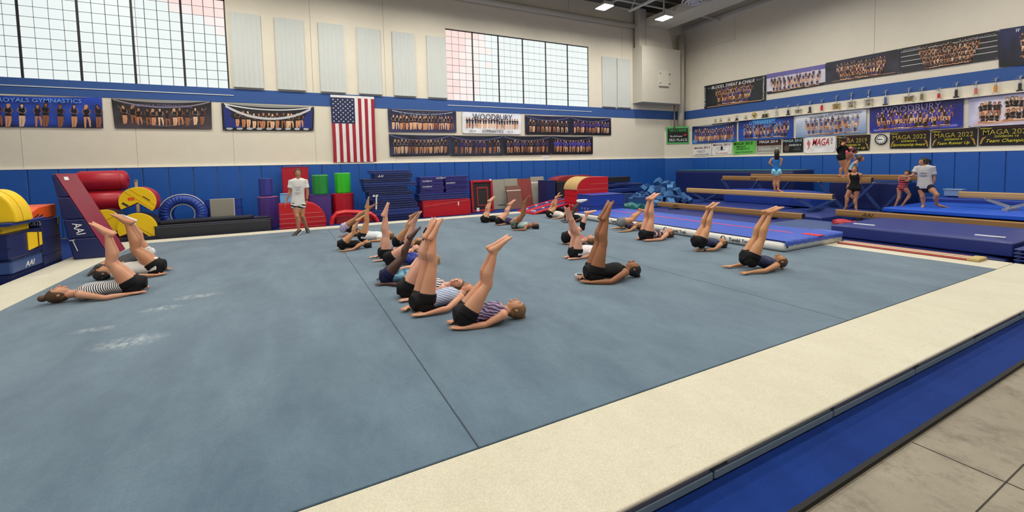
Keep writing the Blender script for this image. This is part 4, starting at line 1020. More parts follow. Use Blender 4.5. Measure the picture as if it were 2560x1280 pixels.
class Banner:
    def __init__(s, wall, corners, label, bg, sag=0.0, rip=.008, group=None, name='team_banner', d0=.03, grommets=True):
        s.w = wall; s.c = [wall.st(*p) for p in corners]; s.sag = sag; s.rip = rip; s.d0 = d0; s.seed = rnd.uniform(0, 50)
        tl, tr, br, bl = s.c
        s.W = ((tr - tl).length + (br - bl).length) / 2; s.H = ((tl - bl).length + (tr - br).length) / 2
        s.t = thing(name, label, 'banner', wall.pt((bl.x + br.x) / 2, min(bl.y, br.y), d0), group)
        nx, ny = 36, 12; mb = MB(); vs = [s.p(i / nx, j / ny, 0) for j in range(ny + 1) for i in range(nx + 1)]
        for j in range(ny):
            for i in range(nx):
                k = j * (nx + 1) + i
                u, v = (i + .5) / nx, (j + .5) / ny
                mb.add([vs[k], vs[k + 1], vs[k + nx + 2], vs[k + nx + 1]], [(0, 1, 2, 3)], tuple(max(0, min(1, x)) for x in bg(u, v)) + (1,))
        # back side
        bk = [wall.pt(*q, .015) for q in (tuple(s.uv(0, 0)), tuple(s.uv(1, 0)), tuple(s.uv(1, 1)), tuple(s.uv(0, 1)))]
        mb.add(bk, [(3, 2, 1, 0)], (.3, .3, .3, 1))
        o = mb.build('cloth', print_mat(), s.t, smooth=True)
        o.data.materials.append(WHT)
        if grommets:
            g_ = MB()
            for u, v in ((.015, .97), (.985, .97), (.015, .03), (.985, .03)):
                q = s.p(u, v, .004); n_ = s.nv(); g_.tube([q, q + n_ * .006], .014, 8)
            g_.build('grommets', GRYV, s.t)
        s.ph = MB()
    def nv(s): return s.w.pt(0, 0, 1) - s.w.pt(0, 0, 0)
    def uv(s, u, v):
        tl, tr, br, bl = s.c
        a = (bl * (1 - u) + br * u) * (1 - v) + (tl * (1 - u) + tr * u) * v
        a = a.copy(); a.y -= s.sag * (1 - (2 * u - 1) ** 2) * (max(v, 0) ** 1.5)
        return a
    def p(s, u, v, d):
        a = s.uv(u, v)
        r = s.rip * (1 + noise.noise(V((u * 5 + s.seed, v * 2 + u * 2, s.seed)))) + s.sag * .25 * (1 - abs(2 * u - 1)) * math.sin(PI * v)
        return s.w.pt(a.x, a.y, s.d0 + r + d)
    def poly(s, pts, col, d=.006):
        s.ph.add([s.p(u, v, d) for u, v in pts], [list(range(len(pts)))], tuple(col) + (1,))
    def disc(s, u, v, ru, rv, col, d, n=8):
        s.poly([(u + ru * math.cos(2 * PI * k / n), v + rv * math.sin(2 * PI * k / n)) for k in range(n)], col, d)
    def band(s, u0, u1, v0, v1, col, d=.004, n=12):
        for i in range(n):
            a, b = u0 + (u1 - u0) * i / n, u0 + (u1 - u0) * (i + 1) / n
            s.poly([(a, v0), (b, v0), (b, v1), (a, v1)], col, d)
    def arc(s, u0, u1, v0, dv, th, col, d=.005, n=16):
        f = lambda u: v0 - dv * (1 - (2 * (u - u0) / (u1 - u0) - 1) ** 2)
        for i in range(n):
            a, b = u0 + (u1 - u0) * i / n, u0 + (u1 - u0) * (i + 1) / n
            s.poly([(a, f(a)), (b, f(b)), (b, f(b) + th), (a, f(a) + th)], col, d)
    def fig(s, u, v, h, suit, d, pose='stand', skin=None, hair=None, dim=1.0):
        """small printed figure: h height in metres, foot at (u, v)"""
        h = h * s.H
        sk = mixc((0, 0, 0), skin or rnd.choice(SK), dim); hr = mixc((0, 0, 0), hair or rnd.choice(HR), dim)
        U = lambda x: x * h / s.W; Z = lambda y: y * h / s.H
        q = lambda x, y: (u + U(x), v + Z(y))
        k = rnd.choice((-1, 1)); l = rnd.uniform(-.03, .03)
        if pose == 'stand':
            s.poly([q(-.085, 0), q(-.035, 0), q(.005, .50), q(-.095, .50)], sk, d)
            s.poly([q(.03 + k * .05, 0 if k < 0 else .04), q(.085 + k * .04, .02), q(.12 + k * .02, .27), q(.095, .50), q(.0, .50), q(.03 + k * .03, .27)], sk, d + .0006)
            b = .47
        elif pose == 'bust': b = .02
        else:
            s.poly([q(-.22, 0), q(.24, 0), q(.14, .10), q(-.16, .11)], sk, d); b = .08
        s.poly([q(-.095, b), q(.095, b), q(.065, b + .16), q(.115, b + .34), q(-.115, b + .34), q(-.065, b + .16)], suit, d + .001)
        s.poly([q(-.115, b + .34), q(-.15, b + .20), q(-.09 * k, b + .10), q(-.06, b + .13), q(-.12, b + .2), q(-.08, b + .33)], mixc(suit, sk, .5 if pose != 'bust' else .15), d + .0014)
        s.poly([q(.115, b + .34), q(.155, b + .19), q(.07, b + .08), q(.05, b + .11), q(.12, b + .2), q(.08, b + .33)], mixc(suit, sk, .5 if pose != 'bust' else .15), d + .0014)
        s.poly([q(-.03, b + .33), q(.03, b + .33), q(.03, b + .40), q(-.03, b + .40)], sk, d + .0016)
        s.disc(u + U(l), v + Z(b + .455), U(.068), Z(.085), hr, d + .0018)
        if rnd.random() < .6: s.poly([q(l - .068, b + .45), q(l - .075, b + .30), q(l - .03, b + .33), q(l - .03, b + .45)], hr, d + .0018)
        s.disc(u + U(l), v + Z(b + .44), U(.048), Z(.062), sk, d + .0024)
    def row(s, n, u0, u1, v, h, suits, d, pose='stand', jit=.02, dim=1.0, curve=0):
        for i in range(n):
            t = (i + .5) / n
            u = u0 + (u1 - u0) * t + rnd.uniform(-.2, .2) / max(n, 1) * (u1 - u0)
            s.fig(u, v + rnd.uniform(-jit, jit) - curve * (1 - (2 * t - 1) ** 2), h * rnd.uniform(.93, 1.05), rnd.choice(suits), d + (i % 3) * .0026, pose, dim=dim)
    def done(s):
        if s.ph.v: s.ph.build('printed_photo', print_mat(), s.t)
        return s.t
    def text(s, txt, u, v, wu, hv, m, shear=0, bold=0, d=.03, vert=False, nm='lettering'):
        a, b = s.uv(u - .05, v), s.uv(u + .05, v)
        dx = s.w.pt(b.x, b.y, 0) - s.w.pt(a.x, a.y, 0)
        up = V((0, 0, 1)); pos = s.p(u, v, d)
        if vert: return text(txt, s.t, nm, pos, up * -1 if vert > 0 else up, s.w.xd() if vert > 0 else -s.w.xd(), hv * s.H, wu * s.W, m, shear, bold)
        return text(txt, s.t, nm, pos, dx, up, wu * s.W, hv * s.H, m, shear, bold)
def bgf(top, bot, edge=None, nz=.15, spot=None):
    top, bot = c3(top), c3(bot); e = c3(edge) if edge else None; sp = c3(spot) if spot else None; sd = rnd.uniform(0, 99)
    def f(u, v):
        c = mixc(bot, top, v)
        if sp: c = mixc(c, sp, max(0, 1 - ((u - .5) ** 2 * 4 + (v - .5) ** 2 * 3)))
        k = 1 + nz * 2 * noise.noise(V((u * 7 + sd, v * 3, sd)))
        if e and (u < .03 or u > .97 or v < .05 or v > .95): return e
        return tuple(x * k for x in c)
    return f
tm = lambda n, c: mat('ink_' + n, c, .5, .02)
I_W, I_B, I_LB, I_GOLD, I_YEL, I_RED, I_GR, I_NV = tm('white', (238, 240, 244)), tm('black', (20, 20, 24)), tm('light_blue', (120, 170, 236)), tm('gold', (176, 158, 60)), tm('yellow', (236, 224, 60)), tm('red', (196, 30, 44)), tm('grey', (150, 152, 160)), tm('navy', (40, 44, 96))
I_MAU, I_GRN, I_DRED = tm('mauve', (130, 116, 170)), tm('green', (86, 196, 110)), tm('dark_red', (120, 40, 30))
nv, bk, rb_ = c3('10142e'), c3('0c0c10'), c3('2a3a9a')
# left part of the back wall
b = Banner(WB_, [(-62, 236), (254, 243), (258, 320), (-60, 316)], 'deep blue team banner with blue lettering along its top, leftmost', bgf('2448b8', '0c1434', nz=.3, spot='2a4cb4'), .03)
b.row(10, .0, 1.0, -.0, .78, [bk, c3('14161e'), c3('1a1e30')], .006, 'stand', dim=.9)
b.text('ROYALS GYMNASTICS', .5, .88, .66, .13, I_LB, 0, .004)
b.done()
b = Banner(WB_, [(278, 246), (528, 253), (530, 323), (287, 320)], 'dark sagging team banner with pale swooping streaks, second from the left', bgf('141018', '4a4048', nz=.35), .09)
b.row(12, .08, .92, .16, .66, [bk, c3('1c1620')], .006, curve=.06)
b.arc(.02, .98, .95, .16, .05, c3('8a8490')); b.arc(.05, .95, .75, .68, .04, c3('6a646c'), .004)
b.text('ROYALS GYMNASTICS', .5, .86, .6, .09, I_MAU, 0, 0, d=.07)
b.done()
b = Banner(WB_, [(553, 257), (785, 267), (784, 327), (557, 326)], 'navy sagging team banner with a white swooping band, left of the flag', bgf('0c0e1c', '14161e', nz=.3, edge=None, spot='101018'), .09)
b.poly([(.02, .1), (.2, .1), (.06, .85), (.02, .9)], c3('1c2c78')); b.poly([(.98, .1), (.8, .1), (.94, .85), (.98, .9)], c3('1c2c78'))
b.row(14, .14, .88, .14, .66, [bk, c3('20222c')], .006, curve=.06)
b.arc(.04, .96, .86, .42, .10, c3('c8c8cc'), .022); b.arc(.03, .97, .95, .08, .05, c3('e0e0e2'))
for i in range(9): b.disc(.07 + .105 * i, .07, .035, .05, c3('b8bcc4'), .006)
b.done()
# flag hung by its short edge
fc = [WB_.st(*p) for p in ((826, 237), (934, 240), (934, 408), (826, 406))]
fl_ = thing('flag', 'american flag with stars and stripes hanging vertically on the wall', 'flag', (fc[0].x + .7, YB - .06, fc[3].y))
fw, fh, fx0, fz1 = fc[1].x - fc[0].x, fc[0].y - fc[3].y, fc[0].x, fc[0].y
def fp(u, v, d=0):
    return V((fx0 + fw * u - .012 * math.sin(v * 5) * (u - .5), YB - .055 - .022 * math.sin(u * 38 + 2.2 * v) * (.35 + .65 * (1 - v)) - .012 * noise.noise(V((u * 5, v * 6, 3))) - d, fz1 - fh * (1 - v)))
fr, fw_, fn_ = mat('flag_red', (164, 30, 48), .7, .06), mat('flag_white', (232, 230, 230), .7, .03), mat('flag_navy', (32, 42, 82), .7, .08)
def patch(u0, u1, v0, v1, m, nm, nx=6, ny=14, d=0):
    vs = [fp(u0 + (u1 - u0) * i / nx, v0 + (v1 - v0) * j / ny, d) for j in range(ny + 1) for i in range(nx + 1)]
    fs = [(j * (nx + 1) + i, j * (nx + 1) + i + 1, (j + 1) * (nx + 1) + i + 1, (j + 1) * (nx + 1) + i) for j in range(ny) for i in range(nx)]
    return MB().add(vs, fs).build(nm, m, fl_, smooth=True)
vt = .965
for i in range(13):
    u0, u1 = i / 13, (i + 1) / 13
    patch(u0, u1, 0, vt - .385 if i < 7 else vt, fr if (i % 2 == 0) else fw_, 'stripe', 5, 16)
patch(0, 7 / 13, vt - .385, vt, fn_, 'canton', 16, 10)
sm = MB()
for a in range(9):
    for b_ in range(11):
        if (a + b_) % 2 == 0:
            u, v = (a + 1) / 10 * 7 / 13, vt - .385 * (b_ + 1) / 12
            pts = []
            for k in range(10):
                r = .032 if k % 2 == 0 else .013; t = PI / 2 + PI * k / 5
                pts.append(fp(u + r * math.cos(t) / fw, v + r * math.sin(t) / fh, .006))
            c = fp(u, v, .0065); sm.add([c] + pts, [(0, 1 + k, 1 + (k + 1) % 10) for k in range(10)])
sm.build('stars', fw_, fl_)
patch(0, 1, vt, 1, fw_, 'header', 20, 2)
# right part of the back wall
b = Banner(WB_, [(969, 272), (1140, 278), (1141, 331), (972, 330)], 'navy team banner with orange lit legs, right of the flag on top', bgf('1a1c40', '3a3a5e', nz=.25), .03)
b.row(19, .05, .95, .12, .66, [nv, c3('101020')], .006, dim=1.05)
b.text('WOODBURY', .5, .82, .72, .2, tm('slate', (90, 92, 120)), 0, 0); b.arc(.06, .94, .92, .12, .04, c3('a8acc0'), .02); b.done()
b = Banner(WB_, [(1155, 279), (1302, 285), (1302, 336), (1156, 333)], 'white team banner with dark lettering above and below the figures', bgf('dfe4f2', 'eef0f6', nz=.08, spot='f4f4f8'), .01)
b.row(20, .05, .96, .24, .52, [c3('20223a'), nv], .006)
b.text('WOODBURY', .5, .80, .68, .28, tm('deep_slate', (48, 52, 78))); b.text('GYMNASTICS', .5, .13, .36, .14, tm('deep_slate', (48, 52, 78))); b.text('2014', .16, .12, .1, .07, tm('slate', (90, 92, 120))); b.text('2015', .8, .12, .1, .07, tm('slate', (90, 92, 120))); b.done()
def dark_team(c, lab, n, suit, dim=.9, top='1a1e44', bot='15131e'):
    b = Banner(WB_, c, lab, bgf(top, bot, nz=.35), .03)
    b.row(n, .06, .94, .12, .68, suit, .006, dim=dim)
    b.arc(.02, .98, .93, .18, .04, c3('5a6090'), .004); b.band(.0, 1, 0, .04, c3('0a0a0e')); b.done()
dark_team([(1312, 287), (1424.5, 291), (1425.5, 337), (1313, 336)], 'dark team banner with black leotards, right of the white banner', 10, [bk, c3('16161c')])
dark_team([(1425, 291), (1527, 295), (1528, 338), (1426, 337)], 'dark team banner with royal blue leotards, end of the upper row', 12, [c3('2a2a9a'), c3('24246e')])
dark_team([(972, 335), (1124.5, 338), (1125, 388), (975, 391)], 'smoky navy team banner, first of the lower row right of the flag', 15, [c3('14182a'), c3('20283e')], .75, '141a34', '2a3044')
dark_team([(1125, 338), (1257.5, 339), (1259, 388), (1126, 390)], 'smoky navy team banner, second of the lower row right of the flag', 10, [c3('14206a'), nv], .85, '12162e', '30364c')
dark_team([(1258, 339), (1376.5, 340), (1377.5, 386), (1260, 388)], 'dark team banner with small blue figures, third of the lower row', 13, [c3('1c2c70'), nv], .75, '101020', '1a1a28')
dark_team([(1377, 340), (1482, 341), (1482, 385), (1378, 386)], 'dark team banner with bright blue suits, last of the lower row', 13, [c3('2c3cc0'), c3('2030a0')], .85, '101020', '141420')
q = [WB_.st(*p) for p in ((1357, 389), (1373, 389), (1373, 400), (1357, 400))]
pn = thing('paper_notice', 'small white paper notice taped below the lower banners', 'notice', (q[3].x, YB - .01, q[3].y))
B(q[0].x, q[1].x, YB - .008, YB - .002, q[2].y, q[0].y).build('sheet', WHT, pn)
for k in range(4): B(q[0].x + .02, q[1].x - .03, YB - .010, YB - .008, q[2].y + .03 + .03 * k, q[2].y + .036 + .03 * k).build('printed_line', GRYV, pn)

# right wall: zoom frames
z4 = lambda x, y: (1640 + x / 4.572, 140 + y / 4.572)
z5 = lambda x, y: (2080 + x / 3.556, 60 + y / 3.556)
Q4 = lambda *p: [z4(*a) for a in p]
Q5 = lambda *p: [z5(*a) for a in p]
def crowd(b, rows, u0, u1, v0, h, suits, n, dim=1.0, last='sit', dv=.14):
    for r in range(rows):
        k = rows - 1 - r
        b.row(n - (r % 2), u0 + .02 * r, u1 - .02 * r, v0 + dv * k, h, suits, .006 + .009 * r, 'sit' if r == rows - 1 and last == 'sit' else 'stand', dim=dim)
b = Banner(WR_, Q4((553, 345), (1262, 215), (1255, 510), (553, 605)), 'black team banner with scrawled white lettering nearest the corner', bgf('14161a', '1c2226', edge='0c0c0e', nz=.2, spot='2c3438'))
crowd(b, 4, .2, .82, .08, .36, [nv, c3('28408a'), c3('3a2a24')], 15)
b.text('BLOOD, SWEAT & CHALK', .5, .85, .70, .15, I_W, .12, .006, d=.055); b.text('WOODBURY', .025, .5, .022, .86, I_W, vert=1, d=.05); b.text('GYMNASTICS', .975, .5, .022, .9, I_W, vert=1, d=.05); b.text('2012', .11, .86, .07, .07, I_GR); b.text('2013', .9, .86, .08, .07, I_GR)
b.band(.05, .95, .03, .06, c3('c8a088')); b.done()
b = Banner(WR_, Q4((1266, 210), (1935, 92), (1938, 325), (1268, 437)), 'lilac and white team banner, second from the corner in the top row', bgf('c8c8e0', 'd8d4e0', nz=.15))
b.band(0, 1, .78, 1, c3('6860a8')); b.band(0, 1, 0, .12, c3('1c1620'), .004)
crowd(b, 3, .06, .94, .06, .46, [c3('282c5c'), c3('20203a')], 12); b.done()
b = Banner(WR_, [z4(1940, 80), z5(604, 220), z5(602, 440), z4(1942, 322)], 'dark navy team banner with three seated rows, third from the corner in the top row', bgf('1a1c30', '2c2a34', nz=.35))
crowd(b, 4, .16, .84, .08, .34, [c3('2c3068'), c3('503a38'), nv], 14); b.band(.1, .95, .05, .09, c3('8a6a58')); b.text('WOODBURY GYMNASTICS', .5, .86, .5, .08, tm('slate', (90, 92, 120))); b.done()
b = Banner(WR_, Q5((606, 220), (1482, 55), (1482, 308), (606, 440)), 'black team banner with white rope lines and a crowd of figures', bgf('181818', '2c2c32', nz=.3))
for k in range(4): b.band(.01, .99, .26 + .19 * k, .28 + .19 * k, c3('d8d8dc'), .0045)
crowd(b, 5, .2, .84, .04, .30, [bk, c3('16161c'), c3('201c20')], 15)
b.text('WOODBURY', .14, .88, .2, .08, I_GR); b.text('GYMNASTICS', .85, .86, .26, .09, I_GR); b.done()
b = Banner(WR_, [z5(1486, 50), (2610, 56), (2610, 158), z5(1482, 386)], 'black blue-topped banner cut off by the right edge', bgf('1c2450', '121216', nz=.3))
crowd(b, 3, .5, .98, .2, .34, [nv, bk], 6); b.text('W', .45, .9, .1, .1, I_W, .3); b.done()
S = Banner(WC_, Q4((117, 811), (376, 804), (378, 1000), (120, 1006)), 'small green-edged black award banner in the corner', bgf('0c1410', '0c1410', edge='4aae62', nz=.05), name='award_banner')
S.band(.0, 1, .90, 1, c3('56b86a')); S.band(0, 1, 0, .06, c3('56b86a')); S.band(0, .05, 0, 1, c3('56b86a'), n=3); S.band(.95, 1, 0, 1, c3('56b86a'), n=3)
S.text('TWIN V INVITE', .5, .77, .76, .16, I_GRN, 0, .004); S.text('The All Around', .42, .44, .55, .11, I_W, .4); S.text('3RD PLACE', .5, .22, .8, .15, I_W, 0, .004); S.poly([(.74, .5), (.86, .58), (.9, .5), (.8, .44)], c3('d03040'), .01); S.done()
b = Banner(WR_, Q4((416, 806), (921, 752), (921, 978), (412, 1005)), 'blue sagging team banner next to the corner, lower row', bgf('101a48', '2a5ab0', nz=.2, spot='2c50a0'), .08)
crowd(b, 2, .06, .96, .12, .60, [c3('2a3c8c'), c3('24306c')], 18, last='stand'); b.disc(.08, .14, .06, .12, c3('58a0dc'), .005); b.disc(.88, .16, .07, .13, c3('4888d0'), .005); b.done()
b = Banner(WR_, Q4((943, 748), (1571, 685), (1571, 940), (943, 970)), 'bright royal blue team banner with light blue lettering', bgf('162878', '1e50b4', nz=.2, spot='2860c8'))
b.poly([(.34, .75), (.62, .75), (.72, 1), (.26, 1)], c3('3c9ce0'), .004); crowd(b, 3, .08, .94, .1, .44, [c3('28346c'), c3('4a86c8'), nv], 14)
b.text('GYMNASTICS', .47, .84, .48, .16, I_LB, d=.05); b.band(.1, .9, .05, .12, c3('3a80d8')); b.done()
b = Banner(WR_, [z4(1598, 690), z5(307, 750), z5(306, 970), z4(1598, 935)], 'pale silvery team banner with small dark lettering', bgf('dfe5ee', '7c98c4', nz=.12), .0)
crowd(b, 3, .14, .92, .08, .48, [c3('44548c'), c3('6c84b8'), c3('303860')], 12); b.text('WOODBURY', .37, .86, .3, .08, I_NV); b.text('GYMNASTICS', .76, .88, .36, .08, I_NV); b.poly([(.49, .92), (.53, .98), (.57, .92), (.53, .8)], c3('a8b4c8'), .006); b.done()
b = Banner(WR_, Q5((336, 746), (1171, 663), (1165, 917), (336, 969)), 'purple-blue team banner with large outlined lettering', bgf('181a50', '2a34a8', nz=.25, spot='1c1e5c'))
crowd(b, 3, .08, .92, .1, .44, [c3('2c30a0'), c3('3c3cb8'), bk], 17); b.band(.05, .95, .05, .12, c3('7c80c8'))
b.text('WOODBURY', .47, .84, .65, .26, I_MAU); b.done()
b = Banner(WR_, [z5(1218, 660), (2612, 227), (2612, 308), z5(1211, 917)], 'lavender misty team banner with dark suits, cut off by the right edge', bgf('b8b8d8', 'ccc8e0', nz=.2, spot='ece8f2'))
crowd(b, 2, .15, .46, .12, .55, [bk, c3('1c1c22')], 5); crowd(b, 2, .5, .95, .16, .62, [bk, c3('1c1c22')], 7); b.poly([(.02, .06), (.2, .04), (.95, .12), (.6, .2), (.3, .16)], c3('e0b8a4'), .005); b.done()
# small award banners
def award(c, lab, bg, lines, edge=None, extra=None):
    b = Banner(WR_, c, lab, bg, .0, .004, name='award_banner', d0=.02)
    if extra: extra(b)
    for (tx, u, v, wu, hv, m, sh) in lines: b.text(tx, u, v, wu, hv, m, sh, .002, d=.016)
    return b.done()
award(Q4((425, 1022), (635, 1003), (632, 1135), (425, 1142)), 'white award banner dated 2013 nearest the corner', bgf('e2e0dc', 'f0eeea', nz=.08), [('MAGA 2013', .5, .72, .84, .17, I_DRED, 0), ('GYMNASTICS', .45, .42, .5, .08, I_GR, .3), ('LEVEL 6', .45, .3, .4, .07, I_GR, .3), ('Team Sponsorship', .5, .12, .75, .11, I_B, .2)])
award(Q4((641, 1000), (868, 985), (865, 1122), (640, 1134)), 'white award banner dated 2012 with a dark emblem', bgf('e8e4e2', 'f2f0ee', nz=.08), [('MAGA 2012', .5, .86, .86, .16, I_DRED, 0), ('level', .32, .62, .2, .07, I_GR, .3), ('Team Champions', .5, .14, .62, .1, I_RED, .3)], extra=lambda b: (b.disc(.5, .56, .06, .2, c3('20202a'), .004), b.poly([(.3, .42), (.5, .36), (.7, .42), (.5, .44)], c3('808088'), .004)))
award(Q4((880, 982), (1140, 966), (1136, 1112), (880, 1130)), 'bright green award banner with dark lettering', bgf('4cae3c', '74d05a', nz=.1), [('MAGA 2013', .45, .84, .82, .22, tm('deep_green', (16, 60, 20)), .1), ('MAGA', .38, .6, .4, .12, tm('deep_green', (16, 60, 20)), 0), ('DIVISION 3', .45, .42, .56, .12, tm('deep_green', (16, 60, 20)), 0), ('State Champions', .5, .16, .78, .14, tm('teal_ink', (20, 90, 110)), .2)])
award(Q4((1150, 962), (1431, 948), (1426, 1108), (1148, 1118)), 'brown and grey award banner dated 2014', bgf('8a8278', 'a8a49a', nz=.1), [('MAGA 2014', .5, .85, .74, .2, I_W, 0), ('Division 9', .5, .32, .78, .2, I_W, 0)], extra=lambda b: (b.band(0, 1, .58, 1, c3('3a1c18')), b.band(0, 1, 0, .1, c3('c8c4ba'))))
award(Q4((1446, 948), (1680, 936), (1680, 1098), (1448, 1106)), 'black award banner dated 2015', bgf('101012', '18181a', nz=.2), [('MAGA 2015', .5, .84, .9, .19, tm('ice', (190, 224, 240)), 0), ('DIVISION 4', .62, .52, .58, .13, I_W, 0), ('STATE', .74, .3, .24, .05, I_GR, 0), ('TEAM AWARD', .72, .18, .36, .05, I_GR, 0)], extra=lambda b: b.disc(.2, .3, .14, .24, c3('5a4c44'), .004))
award(Q4((1696, 932), (2056, 915), (2042, 1098), (1696, 1112)), 'white award banner with big red lettering dated 2016', bgf('e8e6e6', 'f4f2f2', nz=.08), [('MAGA', .54, .68, .54, .44, I_RED, .25)], extra=lambda b: (b.poly([(.08, .2), (.16, .3), (.2, .6), (.14, .86), (.08, .6), (.14, .4)], c3('d86a74'), .004), b.text('2016', .89, .74, .055, .4, I_B, vert=1), b.text('Division Champions', .52, .42, .4, .06, I_GR)))
goldx = lambda b: (b.poly([(.02, .1), (.06, .4), (.14, .5), (.08, .3), (.05, .08)], c3('b88a3c'), .004), b.poly([(.98, .1), (.94, .4), (.86, .5), (.92, .3), (.95, .08)], c3('b88a3c'), .004), b.text('Winter', .14, .9, .2, .08, I_YEL, .3), b.text('Kwik Gymnastics Award', .56, .9, .56, .07, I_DRED, .3))
gbg = lambda: bgf('1a0c08', '0c0c0c', nz=.2)
award(Q5((41, 996), (342, 981), (331, 1123), (41, 1138)), 'black and gold award banner dated 2019, behind the girls on the beam', gbg(), [('MAGA 2019', .5, .66, .84, .28, I_GOLD, 0), ('DIVISION 10', .5, .38, .46, .11, I_YEL, 0), ('Team Runner Up', .52, .16, .72, .18, I_YEL, .4)], extra=goldx)
award(Q5((513, 966), (875, 940), (862, 1103), (513, 1108)), 'black and gold award banner for sportsmanship, beside the clock', gbg(), [('MAGA 2022', .5, .67, .84, .26, I_GOLD, 0), ('DIVISION 6', .5, .43, .38, .10, I_YEL, 0), ('Sportsmanship Award', .5, .20, .82, .2, I_YEL, .4)], extra=goldx)
award(Q5((882, 946), (1298, 918), (1285, 1087), (880, 1100)), 'black and gold runner-up award banner, second right of the clock', gbg(), [('MAGA 2022', .5, .67, .84, .26, I_GOLD, 0), ('DIVISION 8', .5, .43, .38, .10, I_YEL, 0), ('Team Runner Up', .5, .20, .7, .2, I_YEL, .4)], extra=goldx)
award([z5(1304, 915), (2604, 308), (2604, 361), z5(1300, 1083)], 'black and gold champion award banner at the right edge', gbg(), [('MAGA 2022', .47, .69, .78, .26, I_GOLD, 0), ('DIVISION 10', .47, .46, .38, .10, I_YEL, 0), ('Team Champions', .5, .22, .72, .22, I_YEL, .4)], extra=goldx)
# clock
p = onX(2080 + 438 / 3.556, 60 + 1025 / 3.556, XR - .02); r = abs(onX(2080 + 492 / 3.556, 60 + 1025 / 3.556, XR).y - p.y)
ck = thing('wall_clock', 'round white wall clock with a dark rim beside the gold award banners', 'clock', (XR, p.y, p.z - r))
cir = lambda R, x: [(x, p.y + R * math.cos(2 * PI * k / 32), p.z + R * math.sin(2 * PI * k / 32)) for k in range(33)]
MB().tube([(XR - .05, p.y, p.z), (XR, p.y, p.z)], r * .93, 32).build('dial', mat('dial_white', (240, 240, 236), .5, .01), ck)
MB().tube(cir(r, XR - .04), .022, 8, wide=(1, 0, 0)).build('rim', mat('rim_dark', (40, 38, 40), .4), ck, smooth=True)
for k in range(12):
    t = 2 * PI * k / 12; e = V((0, -math.sin(t), math.cos(t)))
    c = V((XR - .054, p.y, p.z)); MB().bar(c + e * r * .62, c + e * r * .82, .026, .004, up=(1, 0, 0)).build('hour_mark', I_B, ck)
for t, L, wd, nm in ((math.radians(262), .42, .018, 'hour_hand'), (math.radians(285), .62, .012, 'minute_hand')):
    e = V((0, -math.sin(t), math.cos(t))); c = V((XR - .058, p.y, p.z)); MB().bar(c - e * .04, c + e * r * L * 1.2, wd, .004, up=(1, 0, 0)).build(nm, I_B, ck)

# trophies on a narrow shelf
sh0, sh1 = onX(1779, 308.5, XR - .06), onX(2600, 223.5, XR - .06)
shf = MB().prism([(XR, sh0.y, sh0.z - .03), (XR, sh1.y, sh1.z - .03), (XR, sh1.y, sh1.z), (XR, sh0.y, sh0.z)], (-.14, 0, 0)).build('trophy_shelf', cream); tag(shf, 'narrow cream shelf carrying the trophies along the right wall', 'shelf')
gold, silv = mat('trophy_gold', (198, 168, 84), .3, .05, metal=.8), mat('trophy_silver', (188, 194, 202), .3, .05, metal=.6)
marble = mat('trophy_base', (196, 190, 178), .4, .1)
colm = {'black': BLK, 'gold': gold, 'red': vin('red', (196, 24, 36)), 'silver': silv, 'blue': vin('steel', (70, 100, 150)), 'olive': vin('olive', (120, 108, 60)), 'pink': vin('rosy', (200, 110, 100)), 'orange': vin('amber', (214, 140, 40))}
TR = [(z4(678, 735), 'gold', 0), (z4(738, 730), 'olive', 0), (z4(832, 712), 'olive', 0), (z4(922, 680), 'black', 0), (z4(1024, 685), 'olive', 0), (z4(1122, 650), 'gold', 2), (z4(1245, 610), 'black', 1), (z4(1377, 575), 'silver', 0), (z4(1511, 560), 'black', 0), (z4(1622, 545), 'silver', 1), (z4(1760, 515), 'black', 0), (z4(1895, 495), 'red', 0), (z4(2060, 450), 'gold', 1),
      (z5(172, 608), 'silver', 1), (z5(325, 583), 'silver', 1), (z5(477, 585), 'blue', 0), (z5(683, 565), 'olive', 1), (z5(800, 560), 'olive', 0), (z5(952, 568), 'red', 0), (z5(1108, 515), 'black', 0), (z5(1282, 505), 'pink', 0), (z5(1457, 475), 'orange', 0), (z5(1675, 455), 'black', 0)]
